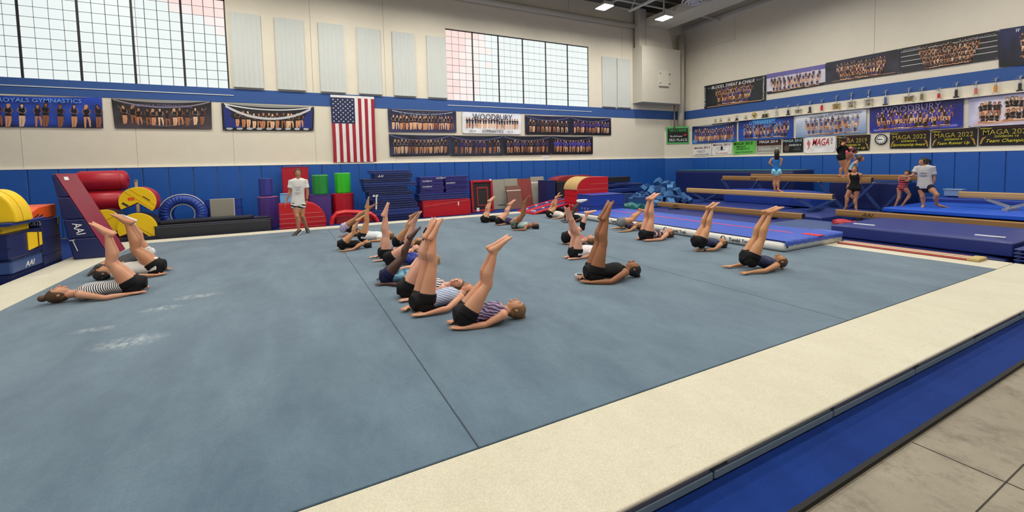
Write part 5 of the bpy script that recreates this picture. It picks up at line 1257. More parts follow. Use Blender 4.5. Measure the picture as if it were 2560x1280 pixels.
for i, ((px, py), cname, kind) in enumerate(TR):
    q = onX(px, py, XR - .07); t_ = (q.y - sh0.y) / (sh1.y - sh0.y); zb = sh0.z + (sh1.z - sh0.z) * t_ + .001; h = max(.2, q.z - zb)
    x, y = XR - .07, q.y
    kw = {0: 'single %s column' % cname, 1: 'two %s columns' % cname, 2: 'wide gold cup'}[kind]
    t = thing('trophy', 'trophy with a %s, %s along the shelf from the corner' % (kw, ORD[i]), 'trophy', (x, y, zb), 'trophies on the shelf')
    w2 = .05 if kind != 1 else .12
    B(x - .05, x + .05, y - w2 - .01, y + w2 + .01, zb, zb + .05).build('base', marble if cname not in ('black', 'blue') else BLK, t, bevel=.006)
    if kind == 0:
        B(x - .03, x + .03, y - .03, y + .03, zb + .05, zb + h * .5).build('column', colm[cname], t, bevel=.005); zc2 = zb + h * .5
    elif kind == 1:
        for s in (-1, 1): MB().tube([(x, y + s * .085, zb + .05), (x, y + s * .085, zb + h * .42)], .024, 8).build('column', colm[cname], t)
        B(x - .045, x + .045, y - .13, y + .13, zb + h * .42, zb + h * .42 + .03).build('platform', marble, t); zc2 = zb + h * .42 + .03
        MB().tube([(x, y, zb + .05), (x, y, zb + .12), (x, y, zb + .16)], [.02, .035, .04], 8).build('cup', gold, t)
    else:
        MB().tube([(x, y, zb + .05), (x, y, zb + .1), (x, y, zb + h * .4), (x, y, zb + h)], [.03, .015, .045, .065], 14).build('cup', gold, t, smooth=True)
        for s in (-1, 1): MB().tube([(x, y + s * .06, zb + h * .9), (x, y + s * .12, zb + h * .75), (x, y + s * .05, zb + h * .5)], .01, 6).build('handle', gold, t)
        continue
    MB().tube([(x, y, zc2), (x, y, zc2 + h * .05), (x, y, zc2 + h * .12), (x, y, zc2 + h * .16)], [.03, .022, .034, .012], 10).build('riser', silv, t, smooth=True)
    f0 = zc2 + h * .16; fh_ = zb + h - f0
    fg = MB(); k = fh_
    fg.tube([(x, y, f0), (x, y, f0 + k * .45)], [.008, .014], 6).tube([(x, y, f0 + k * .42), (x, y - .01, f0 + k * .75)], [.02, .022], 6).ell((x, y - .012, f0 + k * .9), [(.018, 0, 0), (0, .018, 0), (0, 0, k * .1)], 8, 6)
    fg.tube([(x, y, f0 + k * .7), (x, y - .07, f0 + k * .98)], .007, 5).tube([(x, y, f0 + k * .7), (x, y + .06, f0 + k * .9)], .007, 5).tube([(x, y, f0 + k * .45), (x, y + .09, f0 + k * .5)], .008, 5)
    fg.build('figurine', silv, t)
# ---------------------------------------------------------------- people
def skin_mat(n, c):
    if 'skin_' + n in _M: return _M['skin_' + n]
    k = NT('skin_' + n); a = k.noise(7, 3); b = k.noise(40, 2)
    base = rgb(c); red = (min(1, base[0] * 1.06), base[1] * .86, base[2] * .82, 1)
    col = k.mix(k.ramp(a, .35, .7), base, red)
    k.l(k.mix(k.math('MULTIPLY', b, .12), col, tuple(x * .7 for x in base[:3]) + (1,)), k.b.inputs['Base Color'])
    k.b.inputs['Roughness'].default_value = .5; k.b.inputs['Specular IOR Level'].default_value = .4
    _M['skin_' + n] = k.m; return k.m
SKIN = {n: skin_mat(n, c) for n, c in dict(fair=(208, 156, 126), pale=(216, 168, 146), tan=(186, 136, 102), gold=(194, 146, 106), brown=(152, 104, 72), deep=(76, 52, 44)).items()}
def hair_mat(n, c):
    k = NT('hair_' + n); a = k.noise(120, 4, stretch=(1, 1, .12)); d = tuple(x * .45 for x in rgb(c)[:3]) + (1,)
    k.l(k.mix(k.ramp(a, .3, .7), d, rgb(c)), k.b.inputs['Base Color']); k.b.inputs['Roughness'].default_value = .45; k.bump(a, .5, .004); return k.m
HAIR = {n: hair_mat(n, c) for n, c in dict(black=(30, 24, 22), dark=(50, 36, 28), brown=(98, 68, 44), blond=(182, 148, 92), light=(140, 104, 66)).items()}
cloth = lambda n, c, v=.1: mat('cloth_' + n, c, .8, v, 12, bump=.2, bscale=30, spec=.25)
def pattern(n, c1, c2, scale=9, dist=3.0, d=(1, 0, 0), kind='wave', th=.5):
    if 'pat_' + n in _M: return _M['pat_' + n]
    k = NT('pattern_' + n); v = k.obj()
    if kind == 'wave':
        mp = k.n('ShaderNodeMapping'); dv = V(d).normalized(); mp.inputs['Rotation'].default_value = (-dv).to_track_quat('X', 'Z').inverted().to_euler()
        k.l(v, mp.inputs[0]); o = k.n('ShaderNodeTexWave', i_Scale=scale, i_Distortion=dist, i_Detail=1.5); k.l(mp.outputs[0], o.inputs['Vector']); f = o.outputs[1]
    else: f = k.noise(scale, 3, v, rough=.6)
    k.l(k.mix(k.ramp(f, th - .06, th + .06), rgb(c1), rgb(c2)), k.b.inputs['Base Color']); k.b.inputs['Roughness'].default_value = .55
    _M['pat_' + n] = k.m; return k.m
EYE_W, EYE_D, LIP, BROW = mat('eye_white', (196, 188, 182), .3, .01), mat('eye_dark', (36, 28, 26), .3, .02), mat('lips', (170, 98, 92), .45, .05), mat('brow', (104, 74, 56), .8)
def crom(pts, rad, k=4):
    """smooth the path: Catmull-Rom through points and radii"""
    P, Rr = [], []
    n = len(pts); rad = [r if isinstance(r, tuple) else (r, r) for r in rad]
    for i in range(n - 1):
        p0, p1, p2, p3 = pts[max(i - 1, 0)], pts[i], pts[i + 1], pts[min(i + 2, n - 1)]
        for j in range(k):
            t = j / k; t2, t3 = t * t, t * t * t
            P.append((p1 * 2 + (p2 - p0) * t + (p0 * 2 - p1 * 5 + p2 * 4 - p3) * t2 + (p1 * 3 - p0 - p2 * 3 + p3) * t3) * .5)
            s = t * t * (3 - 2 * t) if False else t
            Rr.append((rad[i][0] + (rad[i + 1][0] - rad[i][0]) * s, rad[i][1] + (rad[i + 1][1] - rad[i][1]) * s))
    P.append(pts[-1]); Rr.append(rad[-1])
    return P, Rr
def remesh(o, vox, it=4, fac=.5):
    m = o.modifiers.new('remesh', 'REMESH'); m.mode = 'VOXEL'; m.voxel_size = vox; m.use_smooth_shade = True
    s = o.modifiers.new('smooth', 'SMOOTH'); s.factor = fac; s.iterations = it
def body(label, J, H, skin, top, bottom, hair, near=False, group=None, style='bun', face=None, watch=None, socks=None, barefoot=True, shoes=None, floor=None, sleeve=None, brace=None):
    """J: joints in the place; H: stature in metres; top/bottom = (kind, material)"""
    P, S, Hd, n, ns = J['pelvis'], J['sh'], J['head'], J['n'].normalized(), J.get('ns', J['n']).normalized()
    base = J.get('base', P.copy())
    t = thing('person', label, 'person', base, group)
    sk = SKIN[skin]; vox = .0072 if near else .0115
    ax = (S - P).normalized(); L = (S - P).length
    bel = J['belly'] - ax * J['belly'].dot(ax); bel.normalize()      # belly side
    b = MB()
    tor = [(-.30, .050, .040), (-.14, .086, .062), (.04, .092, .066), (.28, .078, .054), (.5, .074, .052), (.75, .086, .062), (.95, .088, .056), (1.06, .062, .040)]
    mid = J.get('mid')
    def tpt(u):
        p = P + ax * L * u
        if mid is not None: p = p + mid * (max(0, 1 - (2 * u - 1) ** 2))
        return p
    def torso(mb, u0, u1, add):
        pts, rad = [], []
        for u, a, d in tor:
            if u0 - 1e-6 <= u <= u1 + 1e-6: pts.append(tpt(u)); rad.append((a * H + add, d * H + add))
        if add and u0 < -.2: pts[0] = pts[0] - ax * add * 1.3
        pp, rr = crom(pts, rad); mb.tube(pp, rr, 18, wide=(n * (1) + ns) / 2)
    torso(b, -.3, 1.06, 0)
    # legs
    legs = []
    for s, sd in ((1, 'N'), (-1, 'F')):
        K, A, T = J['knee' + sd], J['ankle' + sd], J['toe' + sd]
        hip = P + n * s * .047 * H
        th = (K - hip); shn = (A - K); sd_ = shn.normalized()
        fd = (T - A); fd_perp = (fd - sd_ * fd.dot(sd_))
        fwd = fd_perp.normalized() if fd_perp.length > 1e-4 else bel
        pts = [hip, hip + th * .22, hip + th * .6, K - th.normalized() * .035 * H + fwd * .003 * H, K + fwd * .004 * H, K + shn * .14 - fwd * .004 * H, K + shn * .32 - fwd * .010 * H, K + shn * .6 - fwd * .004 * H, K + shn * .88, A]
        rad = [(.054 * H, .060 * H), (.050 * H, .060 * H), .046 * H, .035 * H, .034 * H, .034 * H, (.035 * H, .038 * H), .028 * H, .0195 * H, .0205 * H]
        pp, rr = crom(pts, rad, 3); b.tube(pp, rr, 14, wide=n); lp_, lr_ = pp, rr
        b.ell(hip - (th.normalized() * .012 + bel * .016) * H, [n * .044 * H, th.normalized() * .062 * H, bel.cross(n) * .0 + th.cross(n).normalized() * .062 * H], 14, 10)
        # foot
        fdn = fd.normalized(); sole = n.cross(fdn).normalized()
        if sole.dot(sd_) < 0: sole = -sole
        FL = J.get('footlen', .150) * H
        heel = A - fdn * .026 * H + sole * .020 * H
        mb = b
        pts = [heel - fdn * .010 * H, heel, A + fdn * .022 * H + sole * .012 * H, A + fdn * .07 * H + sole * .021 * H, A + fdn * .100 * H + sole * .026 * H, A + fdn * (FL - .03 * H) + sole * .028 * H]
        rad = [(.012 * H, .012 * H), (.0205 * H, .021 * H), (.0215 * H, .025 * H), (.0235 * H, .017 * H), (.0275 * H, .0125 * H), (.026 * H, .009 * H)]
        pp, rr = crom(pts, rad, 3); b.tube(pp, rr, 12, wide=n, dome=False)
        tb = A + fdn * (FL - .036 * H) + sole * .028 * H
        for q in range(5):
            o_ = (q - 2) * .0105 * H * s; ln = (.030 - .004 * q) * H * 1.0
            b.tube([tb + n * o_ * -1, tb + n * o_ * -1.05 + fdn * ln * .6, tb + n * o_ * -1.05 + fdn * ln + sole * .003 * H], [.0068 * H * (1.25 if q == 0 else 1)] * 3, 7, dome=True)
        legs.append((hip, th, K, shn, A, fdn, sole, FL, fwd, lp_, lr_))
    # shoulders, arms, hands
    arms = []
    for s, sd in ((1, 'N'), (-1, 'F')):
        sj = S + ns * s * .098 * H - ax * .012 * H
        E, W, T = J['elbow' + sd], J['wrist' + sd], J['tip' + sd]
        b.tube([S + ns * s * .03 * H, sj], [(.040 * H, .036 * H), .031 * H], 12)
        b.ell(sj, [V((.031 * H, 0, 0)), V((0, .031 * H, 0)), V((0, 0, .031 * H))], 12, 8)
        ua, fa = E - sj, W - E
        pts = [sj, sj + ua * .3, sj + ua * .7, E, E + fa * .25, E + fa * .65, W]
        rad = [.029 * H, .0265 * H, .0225 * H, .0205 * H, .0225 * H, .0175 * H, (.0160 * H, .0125 * H)]
        pn = J.get('palm' + sd, V((0, 0, 1)))
        hd = (T - W); hl = .108 * H; hd.normalize(); pn = pn - hd * pn.dot(hd); pn.normalize(); lat = hd.cross(pn) * 1.0
        pp, rr = crom(pts, rad, 3); b.tube(pp, rr, 12, wide=lat)
        b.tube([W - hd * .005 * H, W + hd * .02 * H, W + hd * .052 * H, W + hd * .060 * H], [(.0155 * H, .0115 * H), (.0215 * H, .0110 * H), (.0245 * H, .0095 * H), (.022 * H, .008 * H)], 12, wide=lat)
        thumb = s if J.get('thumbin', True) else -s
        # which side is the thumb: towards the body centre for hands lying palm down
        side = 1 if lat.dot(P - W) > 0 else -1
        curl = J.get('curl' + sd, .18)
        for q in range(4):
            o_ = (1.5 - q) * .0128 * H * side; ln = (.046, .051, .047, .037)[q] * H
            a_ = W + hd * .056 * H + lat * o_; dd = (hd + lat * (1.5 - q) * .10 * side).normalized()
            p1 = a_ + dd * ln * .45 + pn * .004 * H * 1; p2 = p1 + (dd - pn * curl).normalized() * ln * .33; p3 = p2 + (dd - pn * curl * 2).normalized() * ln * .26
            b.tube([a_ - dd * .01 * H, a_ + pn * .001 * H, p1, p2, p3], [.0056 * H, .0056 * H, .0054 * H, .005 * H, .0044 * H], 7, dome=True)
        a_ = W + hd * .018 * H + lat * .018 * H * side; dd = (hd * .75 + lat * .75 * side).normalized()
        b.tube([a_ - dd * .01 * H, a_ + dd * .02 * H, a_ + dd * .036 * H + hd * .006 * H, a_ + dd * .046 * H + hd * .016 * H], [.0085 * H, .0072 * H, .0062 * H, .005 * H], 7, dome=True)
        arms.append((sj, ua, E, fa, W, lat))
    # head
    k = 1.04 * (1.6 / H) ** .25
    hw, hdp, hh = .047 * H * k, .058 * H * k, .066 * H * k
    up = J['up'].normalized(); fc = J['face'] - up * J['face'].dot(up); fc.normalize(); lt = up.cross(fc).normalized()
    def hs(l):
        x, y, z = l
        if z < .15: q = (.15 - z); x *= 1 - .28 * q; y = y * (1 - .12 * q) + .14 * q * (1 if y > -.2 else .2)
        if y > .5: y = .5 + (y - .5) * .82
        if z > .5: y *= .98
        return V((x, y, z))
    b.ell(Hd, [lt * hw, fc * hdp, up * hh], 20, 14, fn=hs)
    hp = lambda x, y, z: Hd + lt * hw * x + fc * hdp * y + up * hh * z
    b.tube([S - bel * .008 * H, S + (Hd - S) * .35 - fc * .006 * H, hp(0, -.25, -.45)], [(.042 * H, .036 * H), .0325 * H, .033 * H], 12)
    b.tube([hp(0, .88, .12), hp(0, 1.02, -.08), hp(0, 1.07, -.21)], [(.09 * hw, .08 * hw), (.13 * hw, .14 * hw), (.19 * hw, .14 * hw)], 8, wide=lt, dome=True)
    b.ell(hp(0, .82, -.70), [lt * hw * .30, fc * hdp * .13, up * hh * .14], 10, 6)
    b.ell(hp(0, .86, -.40), [lt * hw * .34, fc * hdp * .10, up * hh * .09], 10, 6)
    for s in (1, -1):
        b.ell(hp(s * 1.0, -.06, -.10), [lt * hw * .075, fc * hdp * .17, up * hh * .23], 10, 8)
        b.ell(hp(s * .40, .80, .19), [lt * hw * .30, fc * hdp * .10, up * hh * .06], 8, 6)
    o = b.build('body', sk, t, smooth=True); remesh(o, vox)
    # face parts
    for s in (1, -1):
        MB().ell(hp(s * .40, .835, .05), [lt * hw * .17, fc * hdp * .05, up * hh * .055], 10, 6).build('eye', EYE_W, t, smooth=True)
        e = t.children[-1] if False else None
        MB().ell(hp(s * .40, .872, .055), [lt * hw * .085, fc * hdp * .025, up * hh * .052], 8, 6).build('iris', EYE_D, t, smooth=True)
        MB().tube([hp(s * .20, .885, .23), hp(s * .42, .855, .28), hp(s * .64, .70, .23)], .034 * hw, 6, dome=True).build('eyebrow', BROW, t, smooth=True)
    MB().ell(hp(0, .945, -.42), [lt * hw * .30, fc * hdp * .045, up * hh * .075], 10, 6).build('lips', LIP, t, smooth=True)
    # hair
    hm_ = HAIR[hair]; hb = MB()
    hb.ell(hp(0, -.15, .17), [lt * hw * 1.09, fc * hdp * .99, up * hh * .96], 20, 14)
    hb.ell(hp(0, -.45, -.25), [lt * hw * .95, fc * hdp * .62, up * hh * .66], 14, 9)
    if style == 'bun': hb.ell(hp(0, -.85, .85), [lt * hw * .5, fc * hdp * .42, up * hh * .40], 12, 8, fn=lambda l: l * (1 + .12 * noise.noise(l * 4)))
    elif style == 'highbun': hb.ell(hp(0, -.25, 1.35), [lt * hw * .55, fc * hdp * .45, up * hh * .42], 12, 8, fn=lambda l: l * (1 + .15 * noise.noise(l * 4)))
    elif style in ('pony', 'long', 'braid'):
        tail = J.get('tail') or [hp(0, -1.0, .6), hp(0, -1.45, .3), hp(0, -1.6, -.6), hp(0, -1.45, -1.8)]
        r = {'pony': [.28, .34, .26, .08], 'long': [.6, .62, .55, .22], 'braid': [.2, .22, .18, .08]}[style]
        pp, rr = crom(tail, [hw * x for x in r[:len(tail)]] if len(tail) == 4 else [hw * .2] * len(tail), 3); hb.tube([hp(0, -.7, .4)] + pp, [rr[0]] + rr, 10, dome=True)
        if style == 'long':
            hb.tube([hp(0, -.5, .2), hp(0, -.75, -.5), hp(0, -.8, -1.5), hp(0, -.75, -2.3)], [(hw * .95, hdp * .5), (hw * 1.05, hdp * .5), (hw * 1.1, hdp * .4), (hw * .8, hdp * .2)], 12, wide=lt, dome=True)
    o = hb.build('hair', hm_, t, smooth=True); remesh(o, vox * 1.1, 2)
    # clothes
    kind, cm = top
    if kind in ('leotard', 'long', 'short'):
        c = MB(); torso(c, -.3, .95, .0075)
        for s in (1, -1): c.tube([tpt(.9) + ns * s * .055 * H + bel * .04 * H, tpt(1.02) + ns * s * .06 * H + bel * .02 * H, tpt(1.04) + ns * s * .06 * H - bel * .02 * H, tpt(.9) + ns * s * .055 * H - bel * .045 * H], [(.022 * H, .014 * H)] * 4, 8)
        if kind == 'long':
            for sj, ua, E, fa, W, lat in arms: pp, rr = crom([sj, sj + ua * .5, E, E + fa * .5, E + fa * .9], [.034 * H, .030 * H, .026 * H, .026 * H, .020 * H], 3); c.tube(pp, rr, 12)
        for hip, th, K, shn, A, fdn, sole, FL, fwd, pp, rr in legs:
            c.ell(hip - (th.normalized() * .012 + bel * .016) * H, [n * .0445 * H + n * .004, th.normalized() * (.062 * H + .006), th.cross(n).normalized() * (.062 * H + .006)], 14, 10)
        o = c.build('leotard', cm, t, smooth=True); remesh(o, vox * 1.2, 3)
    elif kind == 'tee':
        c = MB(); pts, rad = [], []
        for u, a, d in ((-.12, .094, .074), (.04, .096, .076), (.28, .086, .068), (.5, .083, .064), (.75, .087, .066), (.95, .090, .058), (1.07, .070, .048)):
            pts.append(tpt(u)); rad.append((a * H + .012, d * H + .012))
        pp, rr = crom(pts, rad)
        rr = [(a * (1 + .03 * noise.noise(V((i * .5, 1, H * 9)))), d * (1 + .05 * noise.noise(V((i * .6, 5, H * 7))))) for i, (a, d) in enumerate(rr)]
        c.tube(pp, rr, 20, wide=(n + ns) / 2)
        for s_, (sj, ua, E, fa, W, lat) in zip((1, -1), arms): c.tube([S + ns * s_ * .015 * H, S + (sj - S) * .55, sj + ua * .06], [(.050 * H, .044 * H), (.046 * H, .042 * H), .040 * H], 14, wide=ax)
        for sj, ua, E, fa, W, lat in arms: c.tube([sj - ua * .14, sj + ua * .3, sj + ua * .62], [.038 * H + .006, .034 * H + .008, .036 * H + .012], 14)
        o = c.build('t_shirt', cm, t, smooth=True); remesh(o, vox * 1.2, 2)
        if J.get('print'):
            q = tpt(.72) + bel * (.068 * H + .026); tx = J['print']; r_ = ns if (ns.cross(ax)).dot(bel) > 0 else -ns
            for i, s_ in enumerate(tx):
                if s_ == '-': MB().bar(q - ax * .045 * i * H - r_ * .05 * H, q - ax * .045 * i * H + r_ * .05 * H, .014 * H, .006, up=bel.cross(r_)).build('printed_mark', mat('print_slate', (90, 96, 130), .7), t)
                else: text(s_, t, 'lettering', q - ax * .045 * i * H, r_, ax, .11 * H * (1 if i != 1 else .6), .018 * H, mat('print_slate', (90, 96, 130), .7))
    if bottom:
        kind, cm, lenf = bottom
        c = MB(); e = .011
        pts, rad = [], []
        for u, a, d in tor[:4]:
            if u < .25: pts.append(tpt(u)); rad.append((a * H + e, d * H + e))
        pts[0] = pts[0] - ax * e * 1.3
        pp, rr = crom(pts, rad); c.tube(pp, rr, 18, wide=n)
        for hip, th, K, shn, A, fdn, sole, FL, fwd, p_, r_ in legs:
            c.ell(hip - (th.normalized() * .012 + bel * .016) * H, [n * (.044 * H + e), th.normalized() * (.062 * H + e), th.cross(n).normalized() * (.062 * H + e)], 14, 10)
            if lenf <= 1: c.tube([hip, hip + th * lenf * .6, hip + th * lenf], [(.054 * H + e, .066 * H + e), (.053 * H + e, .063 * H + e), (.053 * H + e, .060 * H + e) if lenf < .4 else .044 * H + e], 16, wide=n)
            else:
                i1 = int(len(p_) * .5); c.tube(p_[:20], [(a + .006, d + .006) for a, d in r_[:20]], 14, wide=n)
        o = c.build('shorts' if lenf < .5 else 'leggings', cm, t, smooth=True); remesh(o, vox * 1.2, 3)
    for li, (hip, th, K, shn, A, fdn, sole, FL, fwd, p_, r_) in enumerate(legs):
        m_ = None
        if shoes:
            c = MB(); pts = [A - fdn * .034 * H + sole * .02 * H, A - fdn * .02 * H + sole * .015 * H, A + fdn * .03 * H + sole * .014 * H, A + fdn * .09 * H + sole * .024 * H, A + fdn * (FL - .0 * H) + sole * .027 * H]
            pp, rr = crom(pts, [(.02 * H, .02 * H), (.026 * H, .028 * H), (.028 * H, .030 * H), (.033 * H, .020 * H), (.022 * H, .011 * H)], 3); c.tube(pp, rr, 12, wide=n, dome=True)
            sh_ = c.build('shoe', shoes[0], t, smooth=True); remesh(sh_, .009, 2)
            pts = [A - fdn * .036 * H + sole * .041 * H, A + fdn * .03 * H + sole * .041 * H, A + fdn * .09 * H + sole * .041 * H, A + fdn * (FL + .008 * H) + sole * .040 * H]
            pp, rr = crom(pts, [(.024 * H, .007 * H), (.029 * H, .008 * H), (.034 * H, .008 * H), (.020 * H, .007 * H)], 3); MB().tube(pp, rr, 12, wide=n).build('sole', shoes[1], sh_)
        elif socks and li in socks[1]:
            c = MB(); pts = [A - shn.normalized() * .045 * H, A, A - fdn * .012 * H + sole * .016 * H, A + fdn * .03 * H + sole * .016 * H, A + fdn * .09 * H + sole * .024 * H, A + fdn * (FL - .01 * H) + sole * .027 * H]
            c.tube([A - shn.normalized() * .05 * H, A], [.025 * H, .026 * H], 12); pp, rr = crom(pts[2:], [(.026 * H, .027 * H), (.026 * H, .028 * H), (.032 * H, .017 * H), (.026 * H, .013 * H)], 3); c.tube(pp, rr, 12, wide=n, dome=True)
            c.ell(A - fdn * .026 * H + sole * .020 * H, [n * .025 * H, fdn * .024 * H, sole * .025 * H], 10, 8)
            remesh(c.build('sock', socks[0], t, smooth=True), .009, 3)
        if sleeve:
            c = MB(); c.tube(p_[sleeve[1]:sleeve[2]], [(a + .007, d + .007) for a, d in r_[sleeve[1]:sleeve[2]]], 14, wide=n); remesh(c.build('knee_sleeve', sleeve[0], t, smooth=True), .010, 2)
        if brace and li == brace[1]:
            c = MB(); c.tube([A - shn.normalized() * .06 * H, A, A + fdn * .02 * H + sole * .01 * H], [.026 * H, .027 * H, .027 * H], 12).tube([A + sole * .012 * H + fdn * .0 * H, A + fdn * .055 * H + sole * .016 * H], [(.029 * H, .028 * H), (.028 * H, .024 * H)], 12, wide=n)
            remesh(c.build('ankle_brace', brace[0], t, smooth=True), .009, 2)
    if watch:
        sj, ua, E, fa, W, lat = arms[watch[1]]; d_ = fa.normalized()
        MB().tube([W - d_ * .030 * H, W - d_ * .014 * H], [(.0215 * H, .018 * H)] * 2, 12, wide=lat).build('watch', watch[0], t, smooth=True)
    return t

def lie(label, Z, hip, G1, G2, sh, head, knee, ankle, toe, elbow, wrist, tip, skin, top, bottom, hair, H=None, far=None, spread=(.046, .036, .032), legs2=None, near=False, face=(0, 0, 1), style='bun', facelat=0.0, facead=0.15, farlift=0, tail=None, hips=None, **kw):
    """gymnast lying on her back; every joint is where her sight line meets the upright plane through hips and head"""
    ox, oy, s = Z
    X = lambda p: (ox + p[0] / s, oy + p[1] / s)
    g1, g2 = onZ(*X(G1), GZ), onZ(*X(G2), GZ)
    a = g2 - g1; a.z = 0; a.normalize(); n = V((a.y, -a.x, 0))
    if n.dot(EYE - g1) < 0: n = -n
    pl = lambda p, off=0: onP(*X(p), g1 + n * off, n)
    P, K, A, T = pl(hip), pl(knee), pl(ankle), pl(toe)
    leg = (K - P).length + (A - K).length
    H_ = H or min(1.72, max(1.2, leg / .475))
    S, Hd = pl(sh), pl(head)
    P.z = max(P.z, GZ + .078 * H_); S.z = max(S.z, GZ + .062 * H_); Hd.z = max(Hd.z, GZ + .062 * H_)
    # keep true lengths along the trunk
    d = S - P; tl = d.length; d.normalize(); S = P + d * min(max(tl, .245 * H_), .315 * H_)
    S.z = max(S.z, GZ + .060 * H_)
    e = Hd - S; el = e.length; Hd = S + e.normalized() * min(max(el, .105 * H_), .135 * H_); Hd.z = max(Hd.z, GZ + .063 * H_)
    J = dict(pelvis=P, sh=S, head=Hd, n=n, belly=V((0, 0, 1)) - a * .2, base=V((g1.x, g1.y, GZ)))
    for sg, sd in ((1, 'N'), (-1, 'F')):
        if legs2 and sd == 'F':
            k2, a2, t2 = (pl(q, -.05 * H_) for q in legs2)
            J['kneeF'], J['ankleF'], J['toeF'] = k2, a2, t2
        else:
            o = spread
            dep = n * sg * H_
            J['knee' + sd], J['ankle' + sd], J['toe' + sd] = K + dep * o[0], A + dep * o[1], T + dep * o[2]
    gr = lambda p, h: onZ(*X(p), GZ + h)
    E, W, Tp = gr(elbow, .022 * H_), gr(wrist, .016 * H_), gr(tip, .012 * H_)
    J['elbowN'], J['wristN'], J['tipN'] = E, W, Tp
    if far:
        J['elbowF'], J['wristF'], J['tipF'] = gr(far[0], .022 * H_), gr(far[1], .016 * H_), gr(far[2], .012 * H_)
    else:
        mir = lambda p: p - n * 2 * (p - g1).dot(n)
        J['elbowF'], J['wristF'], J['tipF'] = mir(E), mir(W), mir(Tp)
    # true arm lengths
    for sg, sd in ((1, 'N'), (-1, 'F')):
        sj = S + n * sg * .098 * H_
        E, W, Tp = J['elbow' + sd], J['wrist' + sd], J['tip' + sd]
        ua = E - sj; E2 = sj + ua.normalized() * min(max(ua.length, .14 * H_), .18 * H_); E2.z = max(E2.z, GZ + .022 * H_)
        fa = W - E2; W2 = E2 + fa.normalized() * min(max(fa.length, .12 * H_), .155 * H_); W2.z = max(W2.z, GZ + .015 * H_)
        hd_ = Tp - W; hd_.z = 0
        if hd_.length < 1e-3: hd_ = -a
        J['elbow' + sd], J['wrist' + sd], J['tip' + sd] = E2, W2, W2 + hd_.normalized() * .108 * H_ - V((0, 0, .003))
    J['up'] = a + V((0, 0, .02)); J['face'] = V((0, 0, 1)) + n * facelat + a * facead
    J['up'] = (a - V((0, 0, facead))).normalized()
    J['curlN'] = J['curlF'] = .12
    if tail: J['tail'] = [onZ(*X(p), GZ + .03) if len(p) == 2 else pl(p[:2]) for p in tail]
    if DEBUG: print('LIE', label[:30], 'H %.2f thigh %.2f shin %.2f foot %.2f trunk %.2f head %.2f' % (H_, (K - P).length / H_, (A - K).length / H_, (T - A).length / H_, tl / H_, el / H_), 'dir', [round(x, 2) for x in a])
    return body(label, J, H_, skin, top, bottom, hair, near, 'gymnasts lying with legs raised', style, **kw)
DEBUG = False
ZA, ZB, ZC_, ZD, ZE, ZF, ZG = (80, 520, 4.924), (820, 480, 5.334), (920, 540, 4.267), (1380, 480, 4.922), (1680, 490, 5.819), (1340, 420, 5.819), (860, 400, 4.923)
bs = ('shorts', cloth('black', (20, 20, 23)), .22)
LEO = lambda m: ('leotard', m)
blk_leo = cloth('black', (20, 20, 23))
# ---- left group
lie('girl on her back in a black and white striped leotard, bun at the left edge', ZA, (1225, 955), (1230, 1045), (310, 1170), (610, 1050), (325, 1060), (985, 665), (940, 330), (735, 240), (900, 1105), (1240, 1050), (1405, 1030), 'fair', LEO(pattern('stripe', (30, 30, 40), (236, 236, 240), 16, 1.0, (.94, -.2, .35))), bs, 'brown', near=True, style='highbun', facead=.05)
lie('girl on her back in a white t-shirt behind the striped leotard, bare feet up', ZA, (1510, 745), (1520, 812), (900, 880), (1060, 800), (900, 800), (1285, 500), (1185, 190), (1010, 125), (1330, 855), (1570, 822), (1715, 795), 'tan', ('tee', cloth('white', (224, 222, 218))), bs, 'dark', style='braid', tail=[(900, 790, 1), (890, 830), (900, 850), (840, 890)])
lie('girl in white patterned shorts and grey shirt, farthest of the three at the left', ZA, (1390, 560), (1395, 690), (850, 790), (1060, 680), (850, 720), (1320, 380), (1215, 165), (1030, 95), (1180, 720), (1350, 700), (1450, 690), 'fair', ('tee', cloth('charcoal', (72, 72, 76))), ('shorts', pattern('white_print', (226, 224, 220), (60, 60, 70), 22, kind='noise', th=.62), .45), 'dark', style='long', tail=[(830, 700, 1), (790, 750, 1), (740, 790), (690, 825)], socks=(cloth('white', (224, 222, 218)), (0, 1)))
# ---- middle group, back to front
lie('girl in lavender shorts rolled high, farthest of the middle group', ZB, (232, 470), (240, 588), (480, 585), (370, 555), (455, 555), (385, 345), (560, 215), (640, 185), (330, 578), (230, 560), (120, 500), 'tan', LEO(blk_leo), ('shorts', pattern('lavender', (206, 192, 222), (170, 154, 196), 14, kind='noise'), .3), 'dark', H=1.4)
lie('girl in a black leotard at the long carpet seam, one sole showing', ZB, (200, 690), (195, 775), (525, 745), (425, 695), (520, 690), (335, 545), (400, 385), (490, 335), (330, 765), (165, 792), (70, 795), 'gold', LEO(blk_leo), bs, 'black', style='bun')
lie('girl in black shorts and white shirt with straight legs, behind the black leotard girl', ZB, (475, 590), (480, 650), (830, 630), (700, 590), (825, 570), (515, 380), (530, 190), (560, 100), (690, 640), (560, 655), (500, 665), 'gold', ('tee', cloth('pale_print', (214, 220, 226))), bs, 'light', near=False)
lie('girl with hands on her hips and crossed raised feet, rear of the middle row', ZB, (935, 655), (925, 735), (1220, 740), (1090, 690), (1215, 660), (1070, 480), (1125, 330), (1265, 265), (1040, 760), (900, 710), (860, 660), 'gold', LEO(pattern('dark_print', (24, 22, 30), (226, 210, 214), 12, kind='noise', th=.62)), bs, 'brown')
lie('pale legged girl with feet straight up beside the rear row, patterned leotard', ZB, (765, 835), (760, 890), (1190, 840), (1010, 800), (1185, 780), (768, 560), (765, 300), (815, 200), (850, 880), (720, 908), (620, 920), 'pale', LEO(pattern('floral', (40, 30, 40), (226, 186, 190), 11, kind='noise', th=.55)), bs, 'brown')
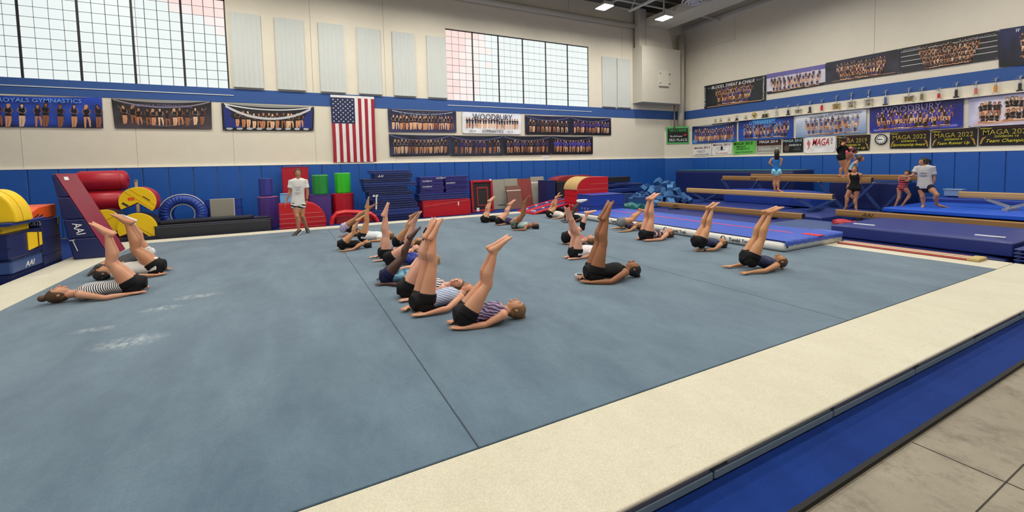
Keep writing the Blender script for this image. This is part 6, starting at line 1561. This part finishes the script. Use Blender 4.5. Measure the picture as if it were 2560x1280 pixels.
lie('blond girl in a sparkly royal blue leotard, mostly behind dark tights', ZB, (870, 895), (870, 965), (1445, 960), (1240, 900), (1430, 905), (1070, 700), (1140, 420), (1255, 295), (1110, 1000), (960, 1025), (860, 1030), 'pale', LEO(pattern('sparkle', (36, 56, 150), (170, 190, 240), 30, kind='noise', th=.66)), bs, 'blond')
lie('girl with deep brown legs, navy shorts and teal top', ZB, (795, 1120), (790, 1205), (1290, 1165), (1090, 1120), (1270, 1100), (1005, 860), (1110, 610), (1260, 495), (930, 1235), (760, 1225), (690, 1235), 'deep', LEO(pattern('teal_mix', (40, 110, 150), (140, 196, 224), 10, kind='noise')), ('shorts', cloth('navy', (26, 30, 66)), .22), 'black', near=True)
lie('girl in a striped white and navy leotard with a black ankle brace', ZC_, (430, 780), (430, 862), (960, 805), (790, 745), (945, 730), (575, 455), (632, 205), (690, 105), (730, 835), (430, 893), (325, 915), 'pale', LEO(pattern('stripe2', (36, 40, 66), (232, 234, 240), 10, 2.0, (.3, .3, 1))), bs, 'light', near=True, facelat=.9, brace=(blk_leo, 1))
lie('girl in a pale blue patterned leotard, second nearest the camera in the middle row', ZC_, (590, 925), (560, 1022), (1085, 885), (930, 895), (1070, 805), (655, 480), (672, 225), (765, 80), (790, 1030), (555, 1062), (405, 1080), 'fair', LEO(pattern('ice', (126, 146, 186), (196, 206, 226), 12, 3.0, (.5, .2, 1))), bs, 'brown', near=True, facead=.3)
lie('girl in a purple zebra leotard, nearest the camera in the middle row', ZC_, (1045, 1055), (1040, 1165), (1600, 1090), (1400, 1010), (1575, 985), (1255, 710), (1340, 365), (1495, 275), (1260, 1155), (1030, 1195), (885, 1195), 'fair', LEO(pattern('zebra', (52, 34, 66), (160, 140, 186), 10, 8.0, (.4, .2, 1))), bs, 'light', near=True, facead=.25)
# ---- right group
lie('girl in black with one leg raised, first of three by the leaning boards', ZG, (1735, 728), (1738, 768), (1905, 752), (1845, 735), (1905, 720), (1765, 630), (1797, 510), (1848, 472), (1840, 745), (1740, 765), (1680, 770), 'fair', LEO(blk_leo), bs, 'brown', H=1.42)
lie('girl in black shorts and purple top, second of three by the leaning boards', ZG, (1915, 750), (1918, 798), (2095, 785), (2020, 755), (2085, 750), (2000, 650), (2045, 550), (2102, 512), (2010, 780), (1900, 803), (1840, 806), 'fair', LEO(cloth('purple', (60, 56, 100))), bs, 'brown', H=1.42)
lie('girl in patterned shorts and pale top, third of three by the leaning boards', ZG, (2110, 790), (2112, 842), (2365, 848), (2255, 812), (2355, 808), (2205, 665), (2235, 520), (2295, 458), (2225, 856), (2085, 862), (2010, 862), 'brown', LEO(cloth('mint', (170, 200, 200))), ('shorts', pattern('camo', (36, 38, 36), (110, 110, 96), 14, kind='noise'), .3), 'black')
lie('girl in black shorts and white shirt lying in front of the springboards', ZF, (205, 660), (200, 730), (480, 716), (370, 690), (440, 705), (275, 560), (292, 435), (345, 378), (330, 748), (230, 745), (165, 745), 'gold', ('tee', cloth('white', (224, 222, 218))), bs, 'dark', H=1.42, legs2=((230, 550), (300, 430), (395, 412)))
lie('dark haired girl in black with white soled shoes, before the vault trainer', ZF, (480, 700), (470, 786), (640, 780), (560, 735), (625, 750), (545, 625), (630, 495), (715, 490), (500, 790), (400, 790), (330, 790), 'deep', LEO(blk_leo), ('shorts', blk_leo, .5), 'black', H=1.42, shoes=(WHT, WHT))
lie('girl in a pink top with black knee sleeves, behind the white top girl', ZF, (450, 1000), (455, 1105), (800, 1108), (690, 1050), (785, 1040), (670, 870), (740, 665), (840, 655), (640, 1100), (450, 1100), (310, 1080), 'pale', LEO(cloth('pink', (230, 110, 120))), bs, 'light', sleeve=(blk_leo, 11, 20))
lie('girl in a white top with spread legs, second row right of the middle', ZD, (290, 755), (300, 812), (590, 770), (455, 720), (570, 700), (300, 520), (225, 315), (210, 210), (420, 795), (290, 818), (220, 825), 'pale', ('tee', cloth('pink_white', (232, 222, 226))), bs, 'brown', near=True)
lie('girl in a plain black leotard beside the tape roll, longest raised legs', ZD, (520, 1005), (490, 1092), (985, 1050), (830, 960), (950, 945), (600, 610), (650, 315), (725, 190), (720, 1105), (470, 1112), (380, 1107), 'brown', LEO(blk_leo), bs, 'black', near=True, facead=.3)
lie('girl in grey shorts rolled over beside the inflatable track', ZD, (855, 370), (850, 475), (1060, 468), (960, 430), (1045, 420), (985, 335), (1090, 232), (1150, 245), (970, 472), (840, 492), (735, 492), 'gold', LEO(pattern('dusk', (34, 30, 44), (110, 80, 110), 14, kind='noise')), ('shorts', cloth('grey', (112, 116, 120)), .3), 'brown', H=1.4)
lie('girl in a floral leotard with straight legs before the inflatable track', ZD, (1160, 535), (1165, 592), (1475, 555), (1350, 515), (1455, 505), (1195, 310), (1210, 95), (1288, 48), (1340, 582), (1180, 596), (1090, 600), 'fair', LEO(pattern('floral', (40, 30, 40), (226, 186, 190), 11, kind='noise', th=.55)), bs, 'brown')
lie('girl in a navy leotard with a black watch, hands tucked under her hips', ZE, (395, 655), (410, 800), (740, 755), (650, 690), (735, 680), (490, 430), (555, 185), (640, 130), (590, 795), (450, 790), (320, 795), 'gold', LEO(pattern('navy_star', (26, 38, 86), (120, 140, 190), 26, kind='noise', th=.68)), bs, 'dark', watch=(BLK, 0))
lie('girl in a navy leotard rolled up on her shoulders, rightmost on the carpet', ZE, (1130, 890), (1130, 1085), (1540, 1062), (1390, 990), (1510, 960), (1260, 600), (1395, 255), (1515, 218), (1290, 1110), (1060, 1118), (930, 1142), 'gold', LEO(pattern('navy_star', (26, 38, 86), (120, 140, 190), 26, kind='noise', th=.68)), bs, 'brown', near=True, style='pony', tail=[(1560, 960, 1), (1590, 1010, 1), (1600, 1040), (1610, 1060)])

# ---- standing people: joints given in the picture on an upright plane facing the viewer, with steps in depth
def stand(label, Z, ground, gz, H, jt, skin, top, bottom, hair, yaw=0.0, face=None, dep=None, belly=None, up=None, **kw):
    ox, oy, s = Z
    X = lambda p: (ox + p[0] / s, oy + p[1] / s)
    g = onX(*X(ground), gz[0]) if isinstance(gz, tuple) else onZ(*X(ground), gz)
    lift = V((0, 0, gz[1] - g.z if isinstance(gz, tuple) and len(gz) > 1 else 0)); gz = g.z + lift.z; lift.z += .018
    vd = V((g.x, g.y, 0)).normalized(); rt = V((vd.y, -vd.x, 0)); dep = dep or {}
    def pl(k): return onP(*X(jt[k]), g + vd * dep.get(k, 0), vd)
    J = {k: pl(k) + lift for k in jt}
    fw = -vd * math.cos(yaw) + rt * math.sin(yaw)      # where the chest points
    n = fw.cross(V((0, 0, 1))); 
    J['n'] = n * 1.0
    J['belly'] = belly(rt, vd) if belly else fw
    J['face'] = face(rt, vd) if face else fw
    J['up'] = up(rt, vd) if up else V((0, 0, 1))
    J['pelvis'], J['sh'], J['head'] = J['pelvis'], J['sh'], J['head']
    J['base'] = V((g.x, g.y, gz))
    for sd in 'NF':
        w_ = J['wrist' + sd]; J['tip' + sd] = w_ + (J['tip' + sd] - w_).normalized() * .108 * H
        J['palm' + sd] = n * (1 if sd == 'N' else -1)
        J['curl' + sd] = .3
    if kw.get('print'): J['print'] = kw.pop('print')
    if DEBUG: print('STAND', label[:24], [round(x, 2) for x in g], 'head top z', round(J['head'].z + .07 * H - gz, 2), 'thigh', round((J['kneeN'] - J['pelvis']).length / H, 2), 'shin', round((J['ankleN'] - J['kneeN']).length / H, 2), 'trunk', round((J['sh'] - J['pelvis']).length / H, 2))
    kw.pop('print', None)
    return body(label, J, H, skin, top, bottom, hair, False, None, **kw)
Z7 = (380, 380, 4.923)
# n points to the viewer's left when the chest faces the viewer (N side = picture left)
stand('coach in a white t-shirt and black shoes walking along the back border', Z7, (1850, 1010), GZ, 1.66, dict(pelvis=(1798, 640), sh=(1800, 362), head=(1797, 272), kneeN=(1790, 800), ankleN=(1805, 975), toeN=(1745, 1022), kneeF=(1850, 800), ankleF=(1905, 940), toeF=(1925, 1000),
      elbowN=(1695, 500), wristN=(1655, 610), tipN=(1640, 680), elbowF=(1915, 500), wristF=(1905, 610), tipF=(1890, 665)), 'tan', ('tee', cloth('white', (224, 222, 218))), ('shorts', pattern('white_black', (230, 230, 230), (20, 20, 22), 4, 1.0, (.3, 0, 1)), .36), 'dark', style='braid', shoes=(BLK, WHT), watch=(BLK, 1), dep=dict(kneeN=-.12, ankleN=-.10, toeN=-.22, kneeF=-.02, ankleF=.16, toeF=.02), print=['WOODBURY', 'W', 'GYMNASTICS'])
ZH = (2060, 340, 6.4)
# girl on the pale beam, back to the viewer
ZI = (1640, 400, 4.923)
stand('girl in blue seen from behind, standing on the pale medium beam', ZI, (1495, 408), (13.6, .77), 1.36, dict(pelvis=(1483, 170), sh=(1483, 10), head=(1488, -65), kneeN=(1505, 285), ankleN=(1505, 390), toeN=(1530, 405), kneeF=(1460, 285), ankleF=(1462, 390), toeF=(1470, 405),
      elbowN=(1530, 80), wristN=(1518, 118), tipN=(1500, 135), elbowF=(1395, 62), wristF=(1440, 100), tipF=(1460, 118)), 'tan', LEO(cloth('azure', (40, 112, 180))), ('shorts', cloth('aqua', (140, 208, 230)), .24), 'black', yaw=PI, style='long', dep=dict(kneeN=.0, elbowN=-.03, elbowF=-.03))
# girls on the high beam
stand('girl in black standing bent on the high beam', ZH, (330, 690), (15.6, 1.17), 1.42, dict(pelvis=(280, 380), sh=(305, 175), head=(345, 95), kneeN=(290, 540), ankleN=(255, 665), toeN=(330, 690), kneeF=(345, 540), ankleF=(345, 665), toeF=(410, 690),
      elbowN=(215, 240), wristN=(225, 310), tipN=(280, 370), elbowF=(385, 250), wristF=(420, 300), tipF=(450, 330)), 'tan', ('long', blk_leo), ('shorts', blk_leo, .22), 'dark', yaw=PI * .45, style='pony', face=lambda r, v: r + V((0, 0, -.4)), dep=dict(kneeF=.05, elbowN=-.12, elbowF=.1, ankleF=.03, toeF=.03))
stand('girl in a pink top crouching forward with black hair, behind the one on the beam', ZH, (345, 655), (16.2, 1.24), 1.36, dict(pelvis=(395, 330), sh=(430, 240), head=(495, 285), kneeN=(365, 440), ankleN=(330, 560), toeN=(380, 640), kneeF=(395, 470), ankleF=(370, 620), toeF=(420, 650),
      elbowN=(420, 330), wristN=(455, 360), tipN=(480, 390), elbowF=(440, 330), wristF=(460, 370), tipF=(480, 400)), 'tan', LEO(cloth('hot_pink', (240, 100, 130))), None, 'black', yaw=PI * .5, style='bun', face=lambda r, v: r + V((0, 0, -.6)), up=lambda r, v: r * .5 + V((0, 0, .8)), belly=lambda r, v: r * .4 + V((0, 0, -1)))
stand('girl in pale blue sleeves leaning forward between the high beams', ZH, (400, 1000), (16.8,), 1.45, dict(pelvis=(420, 600), sh=(505, 440), head=(585, 370), kneeN=(400, 780), ankleN=(390, 940), toeN=(450, 980), kneeF=(440, 780), ankleF=(430, 940), toeF=(480, 970),
      elbowN=(440, 480), wristN=(395, 560), tipN=(375, 620), elbowF=(520, 520), wristF=(500, 600), tipF=(490, 650)), 'fair', ('long', cloth('ice_blue', (150, 190, 216))), ('shorts', blk_leo, .3), 'brown', yaw=PI * .5, style='bun', face=lambda r, v: r)
stand('girl in a black leotard stepping on the mats below the high beam', ZH, (420, 1195), .28, 1.42, dict(pelvis=(490, 830), sh=(490, 620), head=(490, 545), kneeN=(365, 980), ankleN=(350, 1140), toeN=(320, 1180), kneeF=(505, 1010), ankleF=(515, 1170), toeF=(520, 1205),
      elbowN=(420, 720), wristN=(425, 800), tipN=(470, 820), elbowF=(565, 720), wristF=(570, 810), tipF=(565, 860)), 'tan', LEO(blk_leo), ('shorts', blk_leo, .3), 'brown', yaw=-.3, style='bun')
stand('small girl in a pink and black leotard hunched on the bright blue mat', ZH, (1230, 1110), MZ, 1.25, dict(pelvis=(1250, 840), sh=(1290, 680), head=(1330, 610), kneeN=(1205, 960), ankleN=(1155, 1085), toeN=(1140, 1110), kneeF=(1370, 950), ankleF=(1275, 1085), toeF=(1250, 1110),
      elbowN=(1225, 790), wristN=(1220, 860), tipN=(1225, 900), elbowF=(1330, 740), wristF=(1280, 690), tipF=(1260, 650)), 'tan', LEO(pattern('pink_black', (226, 70, 90), (24, 22, 26), 5, 1.0, (0, 0, 1))), None, 'black', yaw=-.4, style='long', face=lambda r, v: -v * .6 - r * .3 + V((0, 0, -.6)), dep=dict(elbowF=-.1, wristF=-.1, tipF=-.1))
stand('coach in a grey t-shirt reaching out to the small girl', ZH, (1600, 1135), MZ, 1.66, dict(pelvis=(1610, 815), sh=(1610, 510), head=(1590, 425), kneeN=(1575, 980), ankleN=(1590, 1115), toeN=(1570, 1140), kneeF=(1800, 950), ankleF=(1800, 1110), toeF=(1860, 1135),
      elbowN=(1420, 640), wristN=(1330, 660), tipN=(1270, 660), elbowF=(1765, 690), wristF=(1745, 770), tipF=(1715, 830)), 'tan', ('tee', cloth('heather', (190, 190, 192))), ('shorts', cloth('dark_navy', (30, 32, 46)), .34), 'black', yaw=-.25, style='pony', face=lambda r, v: -r * .9 - v * .5, dep=dict(kneeN=-.03, kneeF=-.15, toeN=-.1), print=['-', '-'])
fit_texts()
